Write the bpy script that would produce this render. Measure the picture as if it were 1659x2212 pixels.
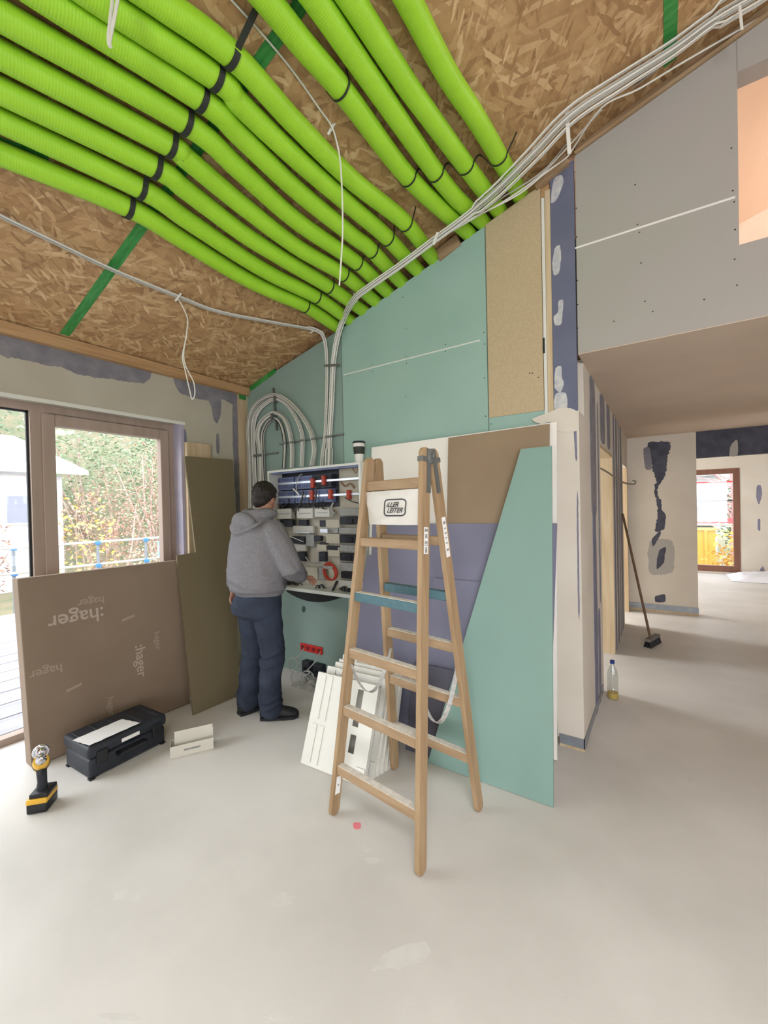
import bpy, bmesh, math, random
import numpy as np
from mathutils import Vector, Matrix, noise as mnoise
from mathutils.geometry import tessellate_polygon
random.seed(7)
for o in list(bpy.data.objects): bpy.data.objects.remove(o)
S = bpy.context.scene
COL = S.collection
V = Vector
# ------------------------------------------------------------------ camera
W, H = 1659, 2212
FPX = 900.82
yaw, pit, rol = [math.radians(a) for a in (33.828, -0.618, -1.262)]
CAM = V((0, 0, 1.6))
_f = V((-math.sin(yaw)*math.cos(pit), math.cos(yaw)*math.cos(pit), math.sin(pit)))
_r = V((math.cos(yaw), math.sin(yaw), 0)); _u = _r.cross(_f)
RT = _r*math.cos(rol) + _u*math.sin(rol); UP = -_r*math.sin(rol) + _u*math.cos(rol); FW = _f
cd = bpy.data.cameras.new('camera'); cam = bpy.data.objects.new('camera', cd); COL.objects.link(cam)
cd.sensor_fit = 'VERTICAL'; cd.sensor_height = 36; cd.lens = FPX/H*36; cd.clip_start = .02; cd.clip_end = 300
m3 = Matrix((RT, UP, -FW)).transposed(); cam.matrix_world = Matrix.Translation(CAM) @ m3.to_4x4()
S.camera = cam
# ------------------------------------------------------------------ world, lights, exposure
S.view_settings.view_transform = 'Standard'; S.view_settings.look = 'None'
S.view_settings.gamma = 1; S.view_settings.use_curve_mapping = False
S.view_settings.exposure = 0.1
wd = bpy.data.worlds.new('overcast_sky'); S.world = wd; wd.use_nodes = True
bg = wd.node_tree.nodes['Background']; bg.inputs[0].default_value = (.90, .94, 1.0, 1); bg.inputs[1].default_value = 4.9
def area(name, loc, to, sx, sy, power, col=(1, 1, 1), spread=180):
    l = bpy.data.lights.new(name, 'AREA'); l.shape = 'RECTANGLE'; l.size = sx; l.size_y = sy; l.energy = power; l.color = col; l.spread = math.radians(spread)
    o = bpy.data.objects.new(name, l); COL.objects.link(o); o.location = loc
    o.rotation_euler = (V(to)-V(loc)).to_track_quat('-Z', 'Y').to_euler(); return o
DAY = (.97, .985, 1.0)
area('daylight_rear_window', (2.0, -3.9, 1.6), (.1, 2.9, 2.3), 1.8, 2.2, 52, DAY, 90)
area('daylight_right_window', (4.2, -.6, 1.4), (0, .4, 1.0), 1.5, 2.2, 8, DAY)
area('added_overhead_light', (.9, -.9, 4.05), (.35, .1, 0), 1.3, 1.1, 46, DAY, 110)  # added lamp under the closed ceiling to brighten the floor
area('daylight_front_left_window', (-5.4, -1.9, 3.1), (-1.2, -.6, .0), 3.4, 1.6, 85, DAY)
area('daylight_side_room_near', (-3.5, 4.45, 1.25), (0, 4.45, .5), .8, 2.0, 88, (.92, .96, 1))
area('daylight_side_room_far', (-3.5, 6.75, 1.25), (0, 6.75, .5), .55, 2.0, 150, (.95, .97, 1))
area('added_far_room_light', (-3.3, 8.7, 1.5), (1.6, 11.4, 1.3), 2.2, 2.0, 135, (1, .97, .95))  # added lamp, out of view, aimed to brighten the far wall
area('daylight_gallery', (3.6, 4.1, 4.0), (0, 4.2, 4.2), 1.6, 1.2, 80, (1, .96, .92))
# ------------------------------------------------------------------ projection helpers (photo pixel -> point on a real plane)
def ray(x, y): return RT*((x-W/2)/FPX) - UP*((y-H/2)/FPX) + FW
def P(x, y, ax, v):
    d = ray(x, y); return CAM + d*((v-CAM[ax])/d[ax])
def PL(x, y, p0, n):
    d = ray(x, y); return CAM + d*((p0-CAM).dot(n)/d.dot(n))
SL = .302
def ceil(X): return 4.015 + SL*X
def gtop(X): return 3.928 + .284*X
CN = V((-SL, 0, 1)).normalized()
def CP(x, y, off=0): return PL(x, y, V((0, 0, 4.015)) - CN*off, CN)
YB, XL, YC = 2.92, -3.70, -.44
# ------------------------------------------------------------------ materials
def lin(c):
    return tuple(((x/255)/12.92 if x/255 <= .04045 else ((x/255+.055)/1.055)**2.4) for x in c) + (1,)
MATS = {}
def _new(name):
    m = bpy.data.materials.new(name); m.use_nodes = True; nt = m.node_tree
    return m, nt, nt.nodes['Principled BSDF']
def mat(name, c, rough=.6, c2=None, scale=6, detail=4, bump=0, bscale=60, metal=0, spec=.35, stretch=(1, 1, 1), lo=.35, hi=.65):
    if name in MATS: return MATS[name]
    m, nt, b = _new(name); N = nt.nodes; L = nt.links
    b.inputs['Base Color'].default_value = lin(c); b.inputs['Roughness'].default_value = rough
    b.inputs['Metallic'].default_value = metal; b.inputs['Specular IOR Level'].default_value = spec
    tc = N.new('ShaderNodeTexCoord'); mp = N.new('ShaderNodeMapping'); mp.inputs['Scale'].default_value = stretch
    L.new(tc.outputs['Object'], mp.inputs['Vector'])
    if c2 is not None:
        n = N.new('ShaderNodeTexNoise'); n.inputs['Scale'].default_value = scale; n.inputs['Detail'].default_value = detail
        r = N.new('ShaderNodeValToRGB'); r.color_ramp.elements[0].position = lo; r.color_ramp.elements[1].position = hi
        r.color_ramp.elements[0].color = lin(c); r.color_ramp.elements[1].color = lin(c2)
        L.new(mp.outputs[0], n.inputs['Vector']); L.new(n.outputs['Fac'], r.inputs['Fac']); L.new(r.outputs[0], b.inputs['Base Color'])
    if bump:
        n = N.new('ShaderNodeTexNoise'); n.inputs['Scale'].default_value = bscale; n.inputs['Detail'].default_value = 3
        bp = N.new('ShaderNodeBump'); bp.inputs['Strength'].default_value = bump; bp.inputs['Distance'].default_value = .01
        L.new(mp.outputs[0], n.inputs['Vector']); L.new(n.outputs['Fac'], bp.inputs['Height']); L.new(bp.outputs[0], b.inputs['Normal'])
    MATS[name] = m; return m
def osb(name, cols, con=1.0):
    m, nt, b = _new(name); N = nt.nodes; L = nt.links
    b.inputs['Roughness'].default_value = .62; b.inputs['Specular IOR Level'].default_value = .3
    tc = N.new('ShaderNodeTexCoord')
    mp0 = N.new('ShaderNodeMapping'); mp0.inputs['Scale'].default_value = (30, 5, 5); L.new(tc.outputs['Object'], mp0.inputs['Vector'])
    fib = N.new('ShaderNodeTexNoise'); fib.inputs['Scale'].default_value = 1; fib.inputs['Detail'].default_value = 5; fib.inputs['Distortion'].default_value = 1.2
    L.new(mp0.outputs[0], fib.inputs['Vector'])
    r0 = N.new('ShaderNodeValToRGB'); r0.color_ramp.elements[0].position = .3; r0.color_ramp.elements[0].color = lin(cols[0]); r0.color_ramp.elements[1].position = .68; r0.color_ramp.elements[1].color = lin(cols[2])
    e = r0.color_ramp.elements.new(.5); e.color = lin(cols[1]); L.new(fib.outputs['Fac'], r0.inputs['Fac'])
    prev = r0.outputs[0]; hgt = fib.outputs['Fac']
    for k, (ang, lx, ly, pres, mixf) in enumerate(((.12, 6, 26, .35, .55), (1.15, 8, 36, .62, .6), (2.0, 8, 40, .66, .65), (2.75, 10, 44, .74, .8), (.7, 14, 70, .84, .9))):
        mp = N.new('ShaderNodeMapping'); mp.vector_type = 'TEXTURE'; mp.inputs['Rotation'].default_value = (0, 0, ang+1.57)
        mp.inputs['Location'].default_value = (k*3.17, k*1.7, 0); mp.inputs['Scale'].default_value = (1/lx, 1/ly, 1)
        L.new(tc.outputs['Object'], mp.inputs['Vector'])
        wob = N.new('ShaderNodeTexNoise'); wob.inputs['Scale'].default_value = 1.1; wob.inputs['Detail'].default_value = 3
        L.new(mp.outputs[0], wob.inputs['Vector'])
        add = N.new('ShaderNodeVectorMath'); add.operation = 'MULTIPLY_ADD'; add.inputs[1].default_value = (.9, .9, 0)
        L.new(wob.outputs['Color'], add.inputs[0]); L.new(mp.outputs[0], add.inputs[2])
        vo = N.new('ShaderNodeTexVoronoi'); vo.voronoi_dimensions = '2D'; vo.inputs['Scale'].default_value = 1
        L.new(add.outputs[0], vo.inputs['Vector'])
        sp = N.new('ShaderNodeSeparateColor'); L.new(vo.outputs['Color'], sp.inputs[0])
        r = N.new('ShaderNodeValToRGB'); els = r.color_ramp.elements
        els[0].color = lin(cols[0]); els[0].position = .02; els[1].color = lin(cols[4]); els[1].position = .98
        for pos, c in ((.22, cols[1]), (.5, cols[2]), (.75, cols[3])): e = els.new(pos); e.color = lin(c)
        L.new(sp.outputs[0], r.inputs['Fac'])
        gt = N.new('ShaderNodeMath'); gt.operation = 'GREATER_THAN'; gt.inputs[1].default_value = pres; L.new(sp.outputs[1], gt.inputs[0])
        fm = N.new('ShaderNodeMath'); fm.operation = 'MULTIPLY'; fm.inputs[1].default_value = mixf*con; L.new(gt.outputs[0], fm.inputs[0])
        mx = N.new('ShaderNodeMix'); mx.data_type = 'RGBA'
        L.new(fm.outputs[0], mx.inputs[0]); L.new(prev, mx.inputs[6]); L.new(r.outputs[0], mx.inputs[7]); prev = mx.outputs[2]
        mh = N.new('ShaderNodeMix'); mh.data_type = 'FLOAT'
        L.new(fm.outputs[0], mh.inputs[0]); L.new(hgt, mh.inputs[2]); L.new(sp.outputs[2], mh.inputs[3]); hgt = mh.outputs[0]
    L.new(prev, b.inputs['Base Color'])
    bp = N.new('ShaderNodeBump'); bp.inputs['Strength'].default_value = .2; bp.inputs['Distance'].default_value = .003
    L.new(hgt, bp.inputs['Height']); L.new(bp.outputs[0], b.inputs['Normal'])
    MATS[name] = m; return m
def wood(name, c1, c2, axis=2, rough=.6, sc=14):
    st = [1, 1, 1]; st[axis] = .07
    return mat(name, c1, rough, c2, scale=sc*2, detail=5, bump=.08, bscale=40, stretch=tuple(st))
def glassmat(name, tint=(1, 1, 1), refl=.05):
    m = bpy.data.materials.new(name); m.use_nodes = True; nt = m.node_tree; N = nt.nodes; L = nt.links
    N.remove(N['Principled BSDF']); t = N.new('ShaderNodeBsdfTransparent'); t.inputs[0].default_value = tint + (1,)
    g = N.new('ShaderNodeBsdfGlossy'); g.inputs['Roughness'].default_value = .03
    mx = N.new('ShaderNodeMixShader'); mx.inputs[0].default_value = refl
    L.new(t.outputs[0], mx.inputs[1]); L.new(g.outputs[0], mx.inputs[2]); L.new(mx.outputs[0], N['Material Output'].inputs[0])
    MATS[name] = m; return m
OSB = osb('osb_board', [(142, 108, 72), (166, 130, 90), (182, 146, 102), (194, 160, 116), (216, 186, 142)])
OSBP = mat('pink_plywood', (232, 205, 182), .6, (226, 197, 172), scale=3, detail=4, stretch=(1, .2, 1))
M_floor = mat('screed', (199, 195, 189), .55, (215, 211, 206), scale=1.1, detail=8, bump=.04, bscale=90, spec=.25, lo=.34, hi=.6)
M_stain = mat('plaster_dust', (213, 210, 205), .7, (206, 202, 197), scale=14)
M_plas = mat('joint_plaster', (176, 169, 152), .8, (183, 177, 161), scale=3, detail=4, bump=.03, bscale=25)
M_plas2 = mat('corridor_plaster', (202, 193, 180), .8, (208, 200, 188), scale=2.5, detail=4, bump=.03, bscale=25)
M_lil = mat('bare_lilac_board', (112, 112, 130), .8, (126, 124, 142), scale=8)
M_lilgrey = mat('bare_grey_board', (118, 116, 124), .8, (136, 133, 138), scale=9)
M_lildark = mat('bare_dark_board', (66, 68, 80), .8, (82, 84, 98), scale=9)
M_blue = mat('blue_plasterboard', (98, 101, 122), .75, (104, 107, 128), scale=5)
M_bluesheet = mat('blue_grey_plasterboard', (116, 115, 134), .75, (123, 122, 142), scale=3)
M_darksheet = mat('dark_blue_grey_board', (84, 82, 94), .75, (92, 90, 102), scale=3)
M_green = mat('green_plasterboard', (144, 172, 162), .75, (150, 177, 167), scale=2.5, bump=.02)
M_green2 = mat('green_plasterboard_grey', (128, 149, 140), .75, (133, 153, 144), scale=2.5)  # greyer left board, darkened partly to stand in for the corner's shade
M_greensheet = mat('green_sheet_face', (124, 152, 143), .7, (128, 156, 147), scale=2)
M_grey = mat('grey_plasterboard', (164, 156, 152), .75, (159, 157, 149), scale=1.4, detail=3)
M_seam = mat('pale_board_edge', (214, 214, 206), .8)
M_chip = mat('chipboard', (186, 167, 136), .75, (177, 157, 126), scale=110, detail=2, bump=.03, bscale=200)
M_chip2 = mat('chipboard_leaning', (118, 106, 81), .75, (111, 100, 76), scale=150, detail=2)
M_wood = wood('spruce', (200, 180, 150), (184, 160, 126), 2)
M_woody = wood('spruce_along', (190, 154, 112), (164, 128, 88), 1)
M_ladder = wood('ladder_beech', (166, 140, 108), (148, 121, 90), 2, .5)
M_rung = wood('ladder_rung_beech', (164, 138, 108), (148, 122, 92), 0, .5)
M_dust = mat('ladder_dust', (226, 220, 212), .85, (206, 198, 187), scale=30)
M_teal = mat('teal_rung_paint', (72, 104, 114), .55, (84, 114, 122), scale=20)
M_duct = mat('green_duct', (158, 210, 50), .42, (152, 204, 46), scale=5, spec=.4)
M_strap = mat('black_strap', (44, 48, 40), .55)
M_tape = mat('green_tape', (44, 124, 54), .5, (70, 146, 76), scale=9, detail=5, stretch=(1, 6, 1))
M_cable = mat('white_cable', (216, 214, 206), .45)
M_cableg = mat('grey_cable', (170, 168, 160), .45)
M_cabled = mat('dark_cable', (60, 60, 58), .5)
M_galv = mat('galvanised_steel', (120, 122, 120), .45, metal=.6)
M_steel = mat('zinc_steel', (190, 194, 200), .35, metal=.7)
M_metalp = mat('grey_metal_plate', (150, 156, 162), .4, (136, 142, 150), scale=12, metal=.5)
M_white = mat('white_enamel', (200, 202, 195), .4)
M_whitep = mat('white_plastic', (210, 208, 200), .5, (216, 214, 206), scale=4)
M_cream = mat('cream_plastic', (172, 165, 148), .5)
M_dev = mat('device_plastic', (188, 186, 178), .5)
M_greyp = mat('grey_plastic', (150, 150, 146), .5, (136, 136, 134), scale=30)
M_blk = mat('black_plastic', (34, 35, 38), .45)
M_dark = mat('dark_gear', (44, 46, 54), .5, (30, 32, 38), scale=20)
M_bluep = mat('blue_grey_plastic', (104, 114, 148), .45, (88, 98, 130), scale=12)
M_orange = mat('orange_plastic', (160, 56, 36), .5)
M_red = mat('red_plastic', (196, 40, 34), .45)
M_brown = mat('brown_sheet', (146, 126, 102), .75, (140, 120, 97), scale=3)
M_wsheet = mat('white_plasterboard', (228, 223, 216), .75, (224, 219, 212), scale=3)
M_card = mat('cardboard', (136, 118, 101), .8, (130, 112, 95), scale=3, bump=.03, bscale=120)
M_print = mat('pale_print', (176, 160, 148), .8)
M_print2 = mat('faint_print', (160, 142, 126), .8)
M_frame = wood('window_frame_wood', (166, 147, 134), (156, 137, 124), 2, .5, 8)
M_frame2 = wood('far_window_wood', (124, 84, 66), (110, 72, 56), 2, .5, 8)
M_glass = glassmat('window_glass', (.97, .98, .98), .025)
M_case = mat('case_plastic', (44, 47, 54), .5, (36, 39, 46), scale=10)
M_paper = mat('paper', (232, 230, 228), .8)
M_carton = mat('white_carton', (206, 202, 190), .75)
M_yel = mat('yellow_plastic', (226, 176, 60), .45)
M_chrome = mat('chrome', (214, 214, 220), .15, metal=1)
M_ink = mat('ink', (56, 54, 58), .7)
M_pink = mat('pink_paint', (232, 130, 140), .7)
M_skin = mat('skin', (166, 122, 102), .55, (156, 113, 94), scale=20)
M_hood = mat('hoodie_grey', (122, 120, 123), .9, (112, 110, 114), scale=60, bump=.1, bscale=400)
M_jean = mat('denim', (37, 43, 57), .9, (50, 58, 74), scale=7, detail=4, bump=.1, bscale=300)
M_shoe = mat('black_shoe', (34, 36, 38), .6)
M_hair = mat('dark_hair', (38, 30, 26), .6, (24, 19, 16), scale=60, bump=.4, bscale=160)
M_sheetp = mat('translucent_sheet', (222, 222, 228), .35)
# ------------------------------------------------------------------ mesh helpers
def obj(name, bm, m, parent=None, smooth=False, loc=None):
    bmesh.ops.recalc_face_normals(bm, faces=bm.faces[:])
    me = bpy.data.meshes.new(name); bm.to_mesh(me); bm.free()
    if m: me.materials.append(m)
    if smooth:
        for p in me.polygons: p.use_smooth = True
        try: me.set_sharp_from_angle(angle=math.radians(50))
        except Exception: pass
    o = bpy.data.objects.new(name, me); COL.objects.link(o)
    if parent is not None:
        o.parent = parent
        mw = Matrix.Identity(4); p = parent
        chain = []
        while p is not None: chain.append(p); p = p.parent
        # all parts are modelled in world space; top-level empties carry a pure translation or a rotated frame
        if parent.get('_local') is None:
            top = chain[-1]
            if parent is top: o.matrix_parent_inverse = Matrix.Translation(top.location).inverted()
    return o
def tag(o, label=None, cat=None, group=None, kind=None):
    if label: o['label'] = label
    if cat: o['category'] = cat
    if group: o['group'] = group
    if kind: o['kind'] = kind
    return o
def thing(name, label, cat, loc, group=None, kind=None):
    o = bpy.data.objects.new(name, None); COL.objects.link(o); o.location = loc; o.empty_display_size = .05
    return tag(o, label, cat, group, kind)
def B(): return bmesh.new()
def box(bm, x0, x1, y0, y1, z0, z1):
    v = [bm.verts.new((x, y, z)) for x in (x0, x1) for y in (y0, y1) for z in (z0, z1)]
    for f in ((0, 1, 3, 2), (4, 6, 7, 5), (0, 4, 5, 1), (2, 3, 7, 6), (0, 2, 6, 4), (1, 5, 7, 3)): bm.faces.new([v[i] for i in f])
    return v
def obox(bm, c, a, b, cc):
    """box centred at c with half-axis vectors a, b, cc"""
    c = V(c); v = [bm.verts.new(c+a*i+b*j+cc*k) for i in (-1, 1) for j in (-1, 1) for k in (-1, 1)]
    for f in ((0, 1, 3, 2), (4, 6, 7, 5), (0, 4, 5, 1), (2, 3, 7, 6), (0, 2, 6, 4), (1, 5, 7, 3)): bm.faces.new([v[i] for i in f])
def beam(bm, p, q, w, h, up=V((0, 0, 1))):
    p, q = V(p), V(q); d = (q-p); a = d.normalized(); s = a.cross(up).normalized(); t = s.cross(a)
    obox(bm, (p+q)/2, d/2, s*(w/2), t*(h/2))
def prism(bm, pts, vec):
    vec = V(vec); a = [bm.verts.new(V(p)) for p in pts]; b = [bm.verts.new(V(p)+vec) for p in pts]; n = len(pts)
    bm.faces.new(a); bm.faces.new(b[::-1])
    for i in range(n): bm.faces.new((a[i], b[i], b[(i+1) % n], a[(i+1) % n]))
def bevel(bm, w=.004, seg=2):
    bmesh.ops.bevel(bm, geom=bm.edges[:], offset=w, segments=seg, affect='EDGES', profile=.5, clamp_overlap=True)
def catmull(pts, n=8):
    pts = [V(p) for p in pts]; out = []
    ext = [pts[0]*2-pts[1]] + pts + [pts[-1]*2-pts[-2]]
    for i in range(1, len(ext)-2):
        a, b, c, d = ext[i-1:i+3]
        for k in range(n):
            t = k/n; out.append(.5*((2*b)+(c-a)*t+(2*a-5*b+4*c-d)*t*t+(3*b-a-3*c+d)*t**3))
    out.append(pts[-1]); return out
def frames(pts):
    n = len(pts); T = [(pts[min(i+1, n-1)]-pts[max(i-1, 0)]).normalized() for i in range(n)]
    a = V((0, 0, 1)) if abs(T[0].z) < .9 else V((0, 1, 0)); nrm = (a - T[0]*a.dot(T[0])).normalized(); N = []
    for t in T:
        nrm = (nrm - t*nrm.dot(t)); nrm = nrm.normalized() if nrm.length > 1e-6 else t.orthogonal().normalized()
        N.append((nrm.copy(), t.cross(nrm)))
    return T, N
def tube(bm, pts, r, seg=8, cap=True, sq=1.0):
    pts = [V(p) for p in pts]; T, N = frames(pts); rings = []
    for i, p in enumerate(pts):
        rr = r[i] if hasattr(r, '__len__') else r
        rings.append([bm.verts.new(p + N[i][0]*(rr*math.cos(2*math.pi*k/seg)) + N[i][1]*(rr*sq*math.sin(2*math.pi*k/seg))) for k in range(seg)])
    for a, b in zip(rings, rings[1:]):
        for k in range(seg): bm.faces.new((a[k], a[(k+1) % seg], b[(k+1) % seg], b[k]))
    if cap: bm.faces.new(rings[0][::-1]); bm.faces.new(rings[-1])
def ribbon(bm, pts, w, th, side):
    """flat band along pts; side = direction(s) of its width"""
    pts = [V(p) for p in pts]; n = len(pts); rings = []
    for i, p in enumerate(pts):
        t = (pts[min(i+1, n-1)]-pts[max(i-1, 0)]).normalized(); s = V(side(p) if callable(side) else side)
        s = (s - t*s.dot(t)).normalized(); q = t.cross(s)
        rings.append([bm.verts.new(p+s*(w/2*a)+q*(th/2*b)) for a, b in ((-1, -1), (1, -1), (1, 1), (-1, 1))])
    for a, b in zip(rings, rings[1:]):
        for k in range(4): bm.faces.new((a[k], a[(k+1) % 4], b[(k+1) % 4], b[k]))
    bm.faces.new(rings[0][::-1]); bm.faces.new(rings[-1])
def lathe(bm, prof, c, seg=24, axis=V((0, 0, 1))):
    c = V(c); ax = V(axis).normalized(); s = ax.orthogonal().normalized(); t = ax.cross(s); rings = []
    for r, z in prof:
        rings.append([bm.verts.new(c+ax*z+s*(max(r, 1e-4)*math.cos(2*math.pi*k/seg))+t*(max(r, 1e-4)*math.sin(2*math.pi*k/seg))) for k in range(seg)])
    for a, b in zip(rings, rings[1:]):
        for k in range(seg): bm.faces.new((a[k], a[(k+1) % seg], b[(k+1) % seg], b[k]))
    bm.faces.new(rings[0][::-1]); bm.faces.new(rings[-1])
def torus(bm, c, ax, R, r, seg=32, rs=8, sx=1, sy=1):
    c = V(c); ax = V(ax).normalized(); s = ax.orthogonal().normalized(); t = ax.cross(s)
    pts = [c+s*(R*sx*math.cos(2*math.pi*k/seg))+t*(R*sy*math.sin(2*math.pi*k/seg)) for k in range(seg)]
    rings = []
    for k in range(seg):
        o = (pts[k]-c).normalized()
        rings.append([bm.verts.new(pts[k]+o*(r*math.cos(2*math.pi*j/rs))+ax*(r*math.sin(2*math.pi*j/rs))) for j in range(rs)])
    for k in range(seg):
        a, b = rings[k], rings[(k+1) % seg]
        for j in range(rs): bm.faces.new((a[j], a[(j+1) % rs], b[(j+1) % rs], b[j]))
def jag(pts, amp, step=.012):
    """round a closed outline and roughen it like a trowelled edge"""
    n = len(pts); out = []
    per_ = sum((pts[(i+1) % n]-pts[i]).length for i in range(n)); amp = min(amp*1.3, per_*.016)
    for i in range(n):
        a, b, c, d = pts[i-1], pts[i], pts[(i+1) % n], pts[(i+2) % n]; k = max(2, min(24, int((c-b).length/step)))
        for j in range(k):
            t = j/k; cr = .5*((2*b)+(c-a)*t+(2*a-5*b+4*c-d)*t*t+(3*b-a-3*c+d)*t**3); p = b.lerp(c, t).lerp(cr, .7)
            f = V((0, 0, 0))
            for fr_, w_ in ((9, .5), (31, .4), (90, .25)): f += V((mnoise.noise(p*fr_+V((1, 2, 3))), mnoise.noise(p*fr_+V((5, 7, 1))), mnoise.noise(p*fr_+V((2, 9, 4)))))*amp*w_
            out.append(p+f)
    return out
PATCH_N = [0]
def flat_patch(name, pts, m, parent, nrm, th=.002, amp=.015):
    """pts on a plane with unit normal nrm (towards the room); a thin layer standing th proud"""
    PATCH_N[0] += 1; th = th*(1+.15*(PATCH_N[0] % 7)); nrm = V(nrm).normalized(); p0 = pts[0]; q = jag(pts, amp) if amp else pts
    q = [p - nrm*((p-p0).dot(nrm)) for p in q]
    u = nrm.orthogonal().normalized(); w = nrm.cross(u)
    tri = tessellate_polygon([[V(((p-p0).dot(u), (p-p0).dot(w), 0)) for p in q]])
    bm = B(); a = [bm.verts.new(p+nrm*th) for p in q]; b = [bm.verts.new(p-nrm*.001) for p in q]; k = len(q)
    for t in tri:
        try: bm.faces.new([a[i] for i in t]); bm.faces.new([b[i] for i in reversed(t)])
        except ValueError: pass
    for i in range(k): bm.faces.new((a[i], b[i], b[(i+1) % k], a[(i+1) % k]))
    return obj(name, bm, m, parent)
def text_mesh(name, s, size, origin, ex, ey, m, parent, depth=.0006, shear=0, align='CENTER', bold=.012):
    cu = bpy.data.curves.new('t', 'FONT'); cu.body = s; cu.size = size; cu.align_x = align; cu.align_y = 'CENTER'; cu.shear = shear; cu.offset = size*bold; cu.resolution_u = 4
    to = bpy.data.objects.new('t', cu); COL.objects.link(to); bpy.context.view_layer.update()
    me = bpy.data.meshes.new_from_object(to.evaluated_get(bpy.context.evaluated_depsgraph_get()))
    bpy.data.objects.remove(to); bpy.data.curves.remove(cu)
    ex, ey = V(ex).normalized(), V(ey).normalized(); ez = ex.cross(ey)
    M = Matrix((ex, ey, ez)).transposed().to_4x4(); M.translation = V(origin)+ez*depth
    me.transform(M); bm = B(); bm.from_mesh(me); bpy.data.meshes.remove(me)
    return obj(name, bm, m, parent)
def remesh(name, bm, m, parent, voxel, smooth=6, fac=.5, disp=None):
    me = bpy.data.meshes.new(name); bm.to_mesh(me); bm.free()
    o = bpy.data.objects.new(name, me); COL.objects.link(o)
    r = o.modifiers.new('r', 'REMESH'); r.mode = 'VOXEL'; r.voxel_size = voxel; r.use_smooth_shade = True
    s = o.modifiers.new('s', 'SMOOTH'); s.iterations = smooth; s.factor = fac
    bpy.context.view_layer.update()
    n = bpy.data.meshes.new_from_object(o.evaluated_get(bpy.context.evaluated_depsgraph_get()))
    bpy.data.objects.remove(o); bpy.data.meshes.remove(me)
    n.materials.clear(); n.materials.append(m)
    if disp:
        nn = [v.normal.copy() for v in n.vertices]
        for v, k in zip(n.vertices, nn): v.co += k*disp(v.co)
    for p in n.polygons: p.use_smooth = True
    o = bpy.data.objects.new(name, n); COL.objects.link(o)
    if parent is not None: o.parent = parent
    return o
def loft(bm, secs, seg=20):
    """secs: (centre, rx, ry[, u, v]) closed elliptical sections"""
    rings = []
    for s in secs:
        c, rx, ry = V(s[0]), s[1], s[2]; u = V(s[3]) if len(s) > 3 else V((1, 0, 0)); v = V(s[4]) if len(s) > 4 else V((0, 1, 0))
        rings.append([bm.verts.new(c+u*(rx*math.cos(2*math.pi*k/seg))+v*(ry*math.sin(2*math.pi*k/seg))) for k in range(seg)])
    for a, b in zip(rings, rings[1:]):
        for k in range(seg): bm.faces.new((a[k], a[(k+1) % seg], b[(k+1) % seg], b[k]))
    bm.faces.new(rings[0][::-1]); bm.faces.new(rings[-1])
def limb(bm, pts, rad, seg=14):
    """capsule-like tapered limb with round ends"""
    pts = [V(p) for p in pts]; n = 5
    d0 = (pts[0]-pts[1]).normalized(); d1 = (pts[-1]-pts[-2]).normalized()
    P0 = [pts[0]+d0*(rad[0]*math.sin(math.pi/2*(1-k/n))) for k in range(n)]; R0 = [max(.002, rad[0]*math.cos(math.pi/2*(1-k/n))) for k in range(n)]
    P1 = [pts[-1]+d1*(rad[-1]*math.sin(math.pi/2*((k+1)/n))) for k in range(n)]; R1 = [max(.002, rad[-1]*math.cos(math.pi/2*((k+1)/n))) for k in range(n)]
    tube(bm, P0+pts+P1, R0+list(rad)+R1, seg)
def ell(bm, c, rx, ry, rz, rot=None):
    M = Matrix.Translation(V(c)) @ (rot.to_4x4() if rot else Matrix.Identity(4)) @ Matrix.Diagonal((rx, ry, rz, 1))
    bmesh.ops.create_uvsphere(bm, u_segments=20, v_segments=14, radius=1, matrix=M)
# ================================================================== SETTING
def struct(name, bm, m, parent=None, smooth=False):
    o = obj(name, bm, m, parent, smooth)
    if parent is None: o['kind'] = 'structure'
    return o
bm = B(); box(bm, -3.95, 5.6, -4.2, 12.0, -.12, 0); floor = struct('floor', bm, M_floor)
def floor_blob(px, m, name='plaster_stain', amp=.02): 
    pts = [P(x, y, 2, 0) for x, y in px]
    flat_patch(name, pts, m, floor, (0, 0, 1), .0003, amp)
def ring(cx, cy, rx, ry, n=14, rot=0):
    return [(cx+rx*math.cos(2*math.pi*k/n)*math.cos(rot)-ry*math.sin(2*math.pi*k/n)*math.sin(rot), cy+rx*math.cos(2*math.pi*k/n)*math.sin(rot)+ry*math.sin(2*math.pi*k/n)*math.cos(rot)) for k in range(n)]
for a in ((868, 2070, 78, 26, -.25), (612, 1943, 26, 14, -.2), (276, 1932, 40, 15, -.15), (1494, 1684, 11, 8, 0), (262, 2196, 52, 12, 0), (795, 1832, 16, 8, 0), (806, 1858, 20, 7, 0), (1024, 1772, 14, 6, .3), (600, 2195, 30, 8, 0)):
    rb_ = random.Random(int(a[0])); floor_blob([(a[0]+(x-a[0])*f_, a[1]+(y-a[1])*f_) for (x, y), f_ in zip(ring(a[0], a[1], a[2], a[3], 14, a[4]), [rb_.uniform(.6, 1.15) for _ in range(14)])], M_stain)
o = flat_patch('paint_mark', [P(x, y, 2, .0) for x, y in ((763, 1778), (778, 1778), (779, 1790), (765, 1791))], M_pink, floor, (0, 0, 1), .001, .004)
o['label'] = 'small pink paint mark'
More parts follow.
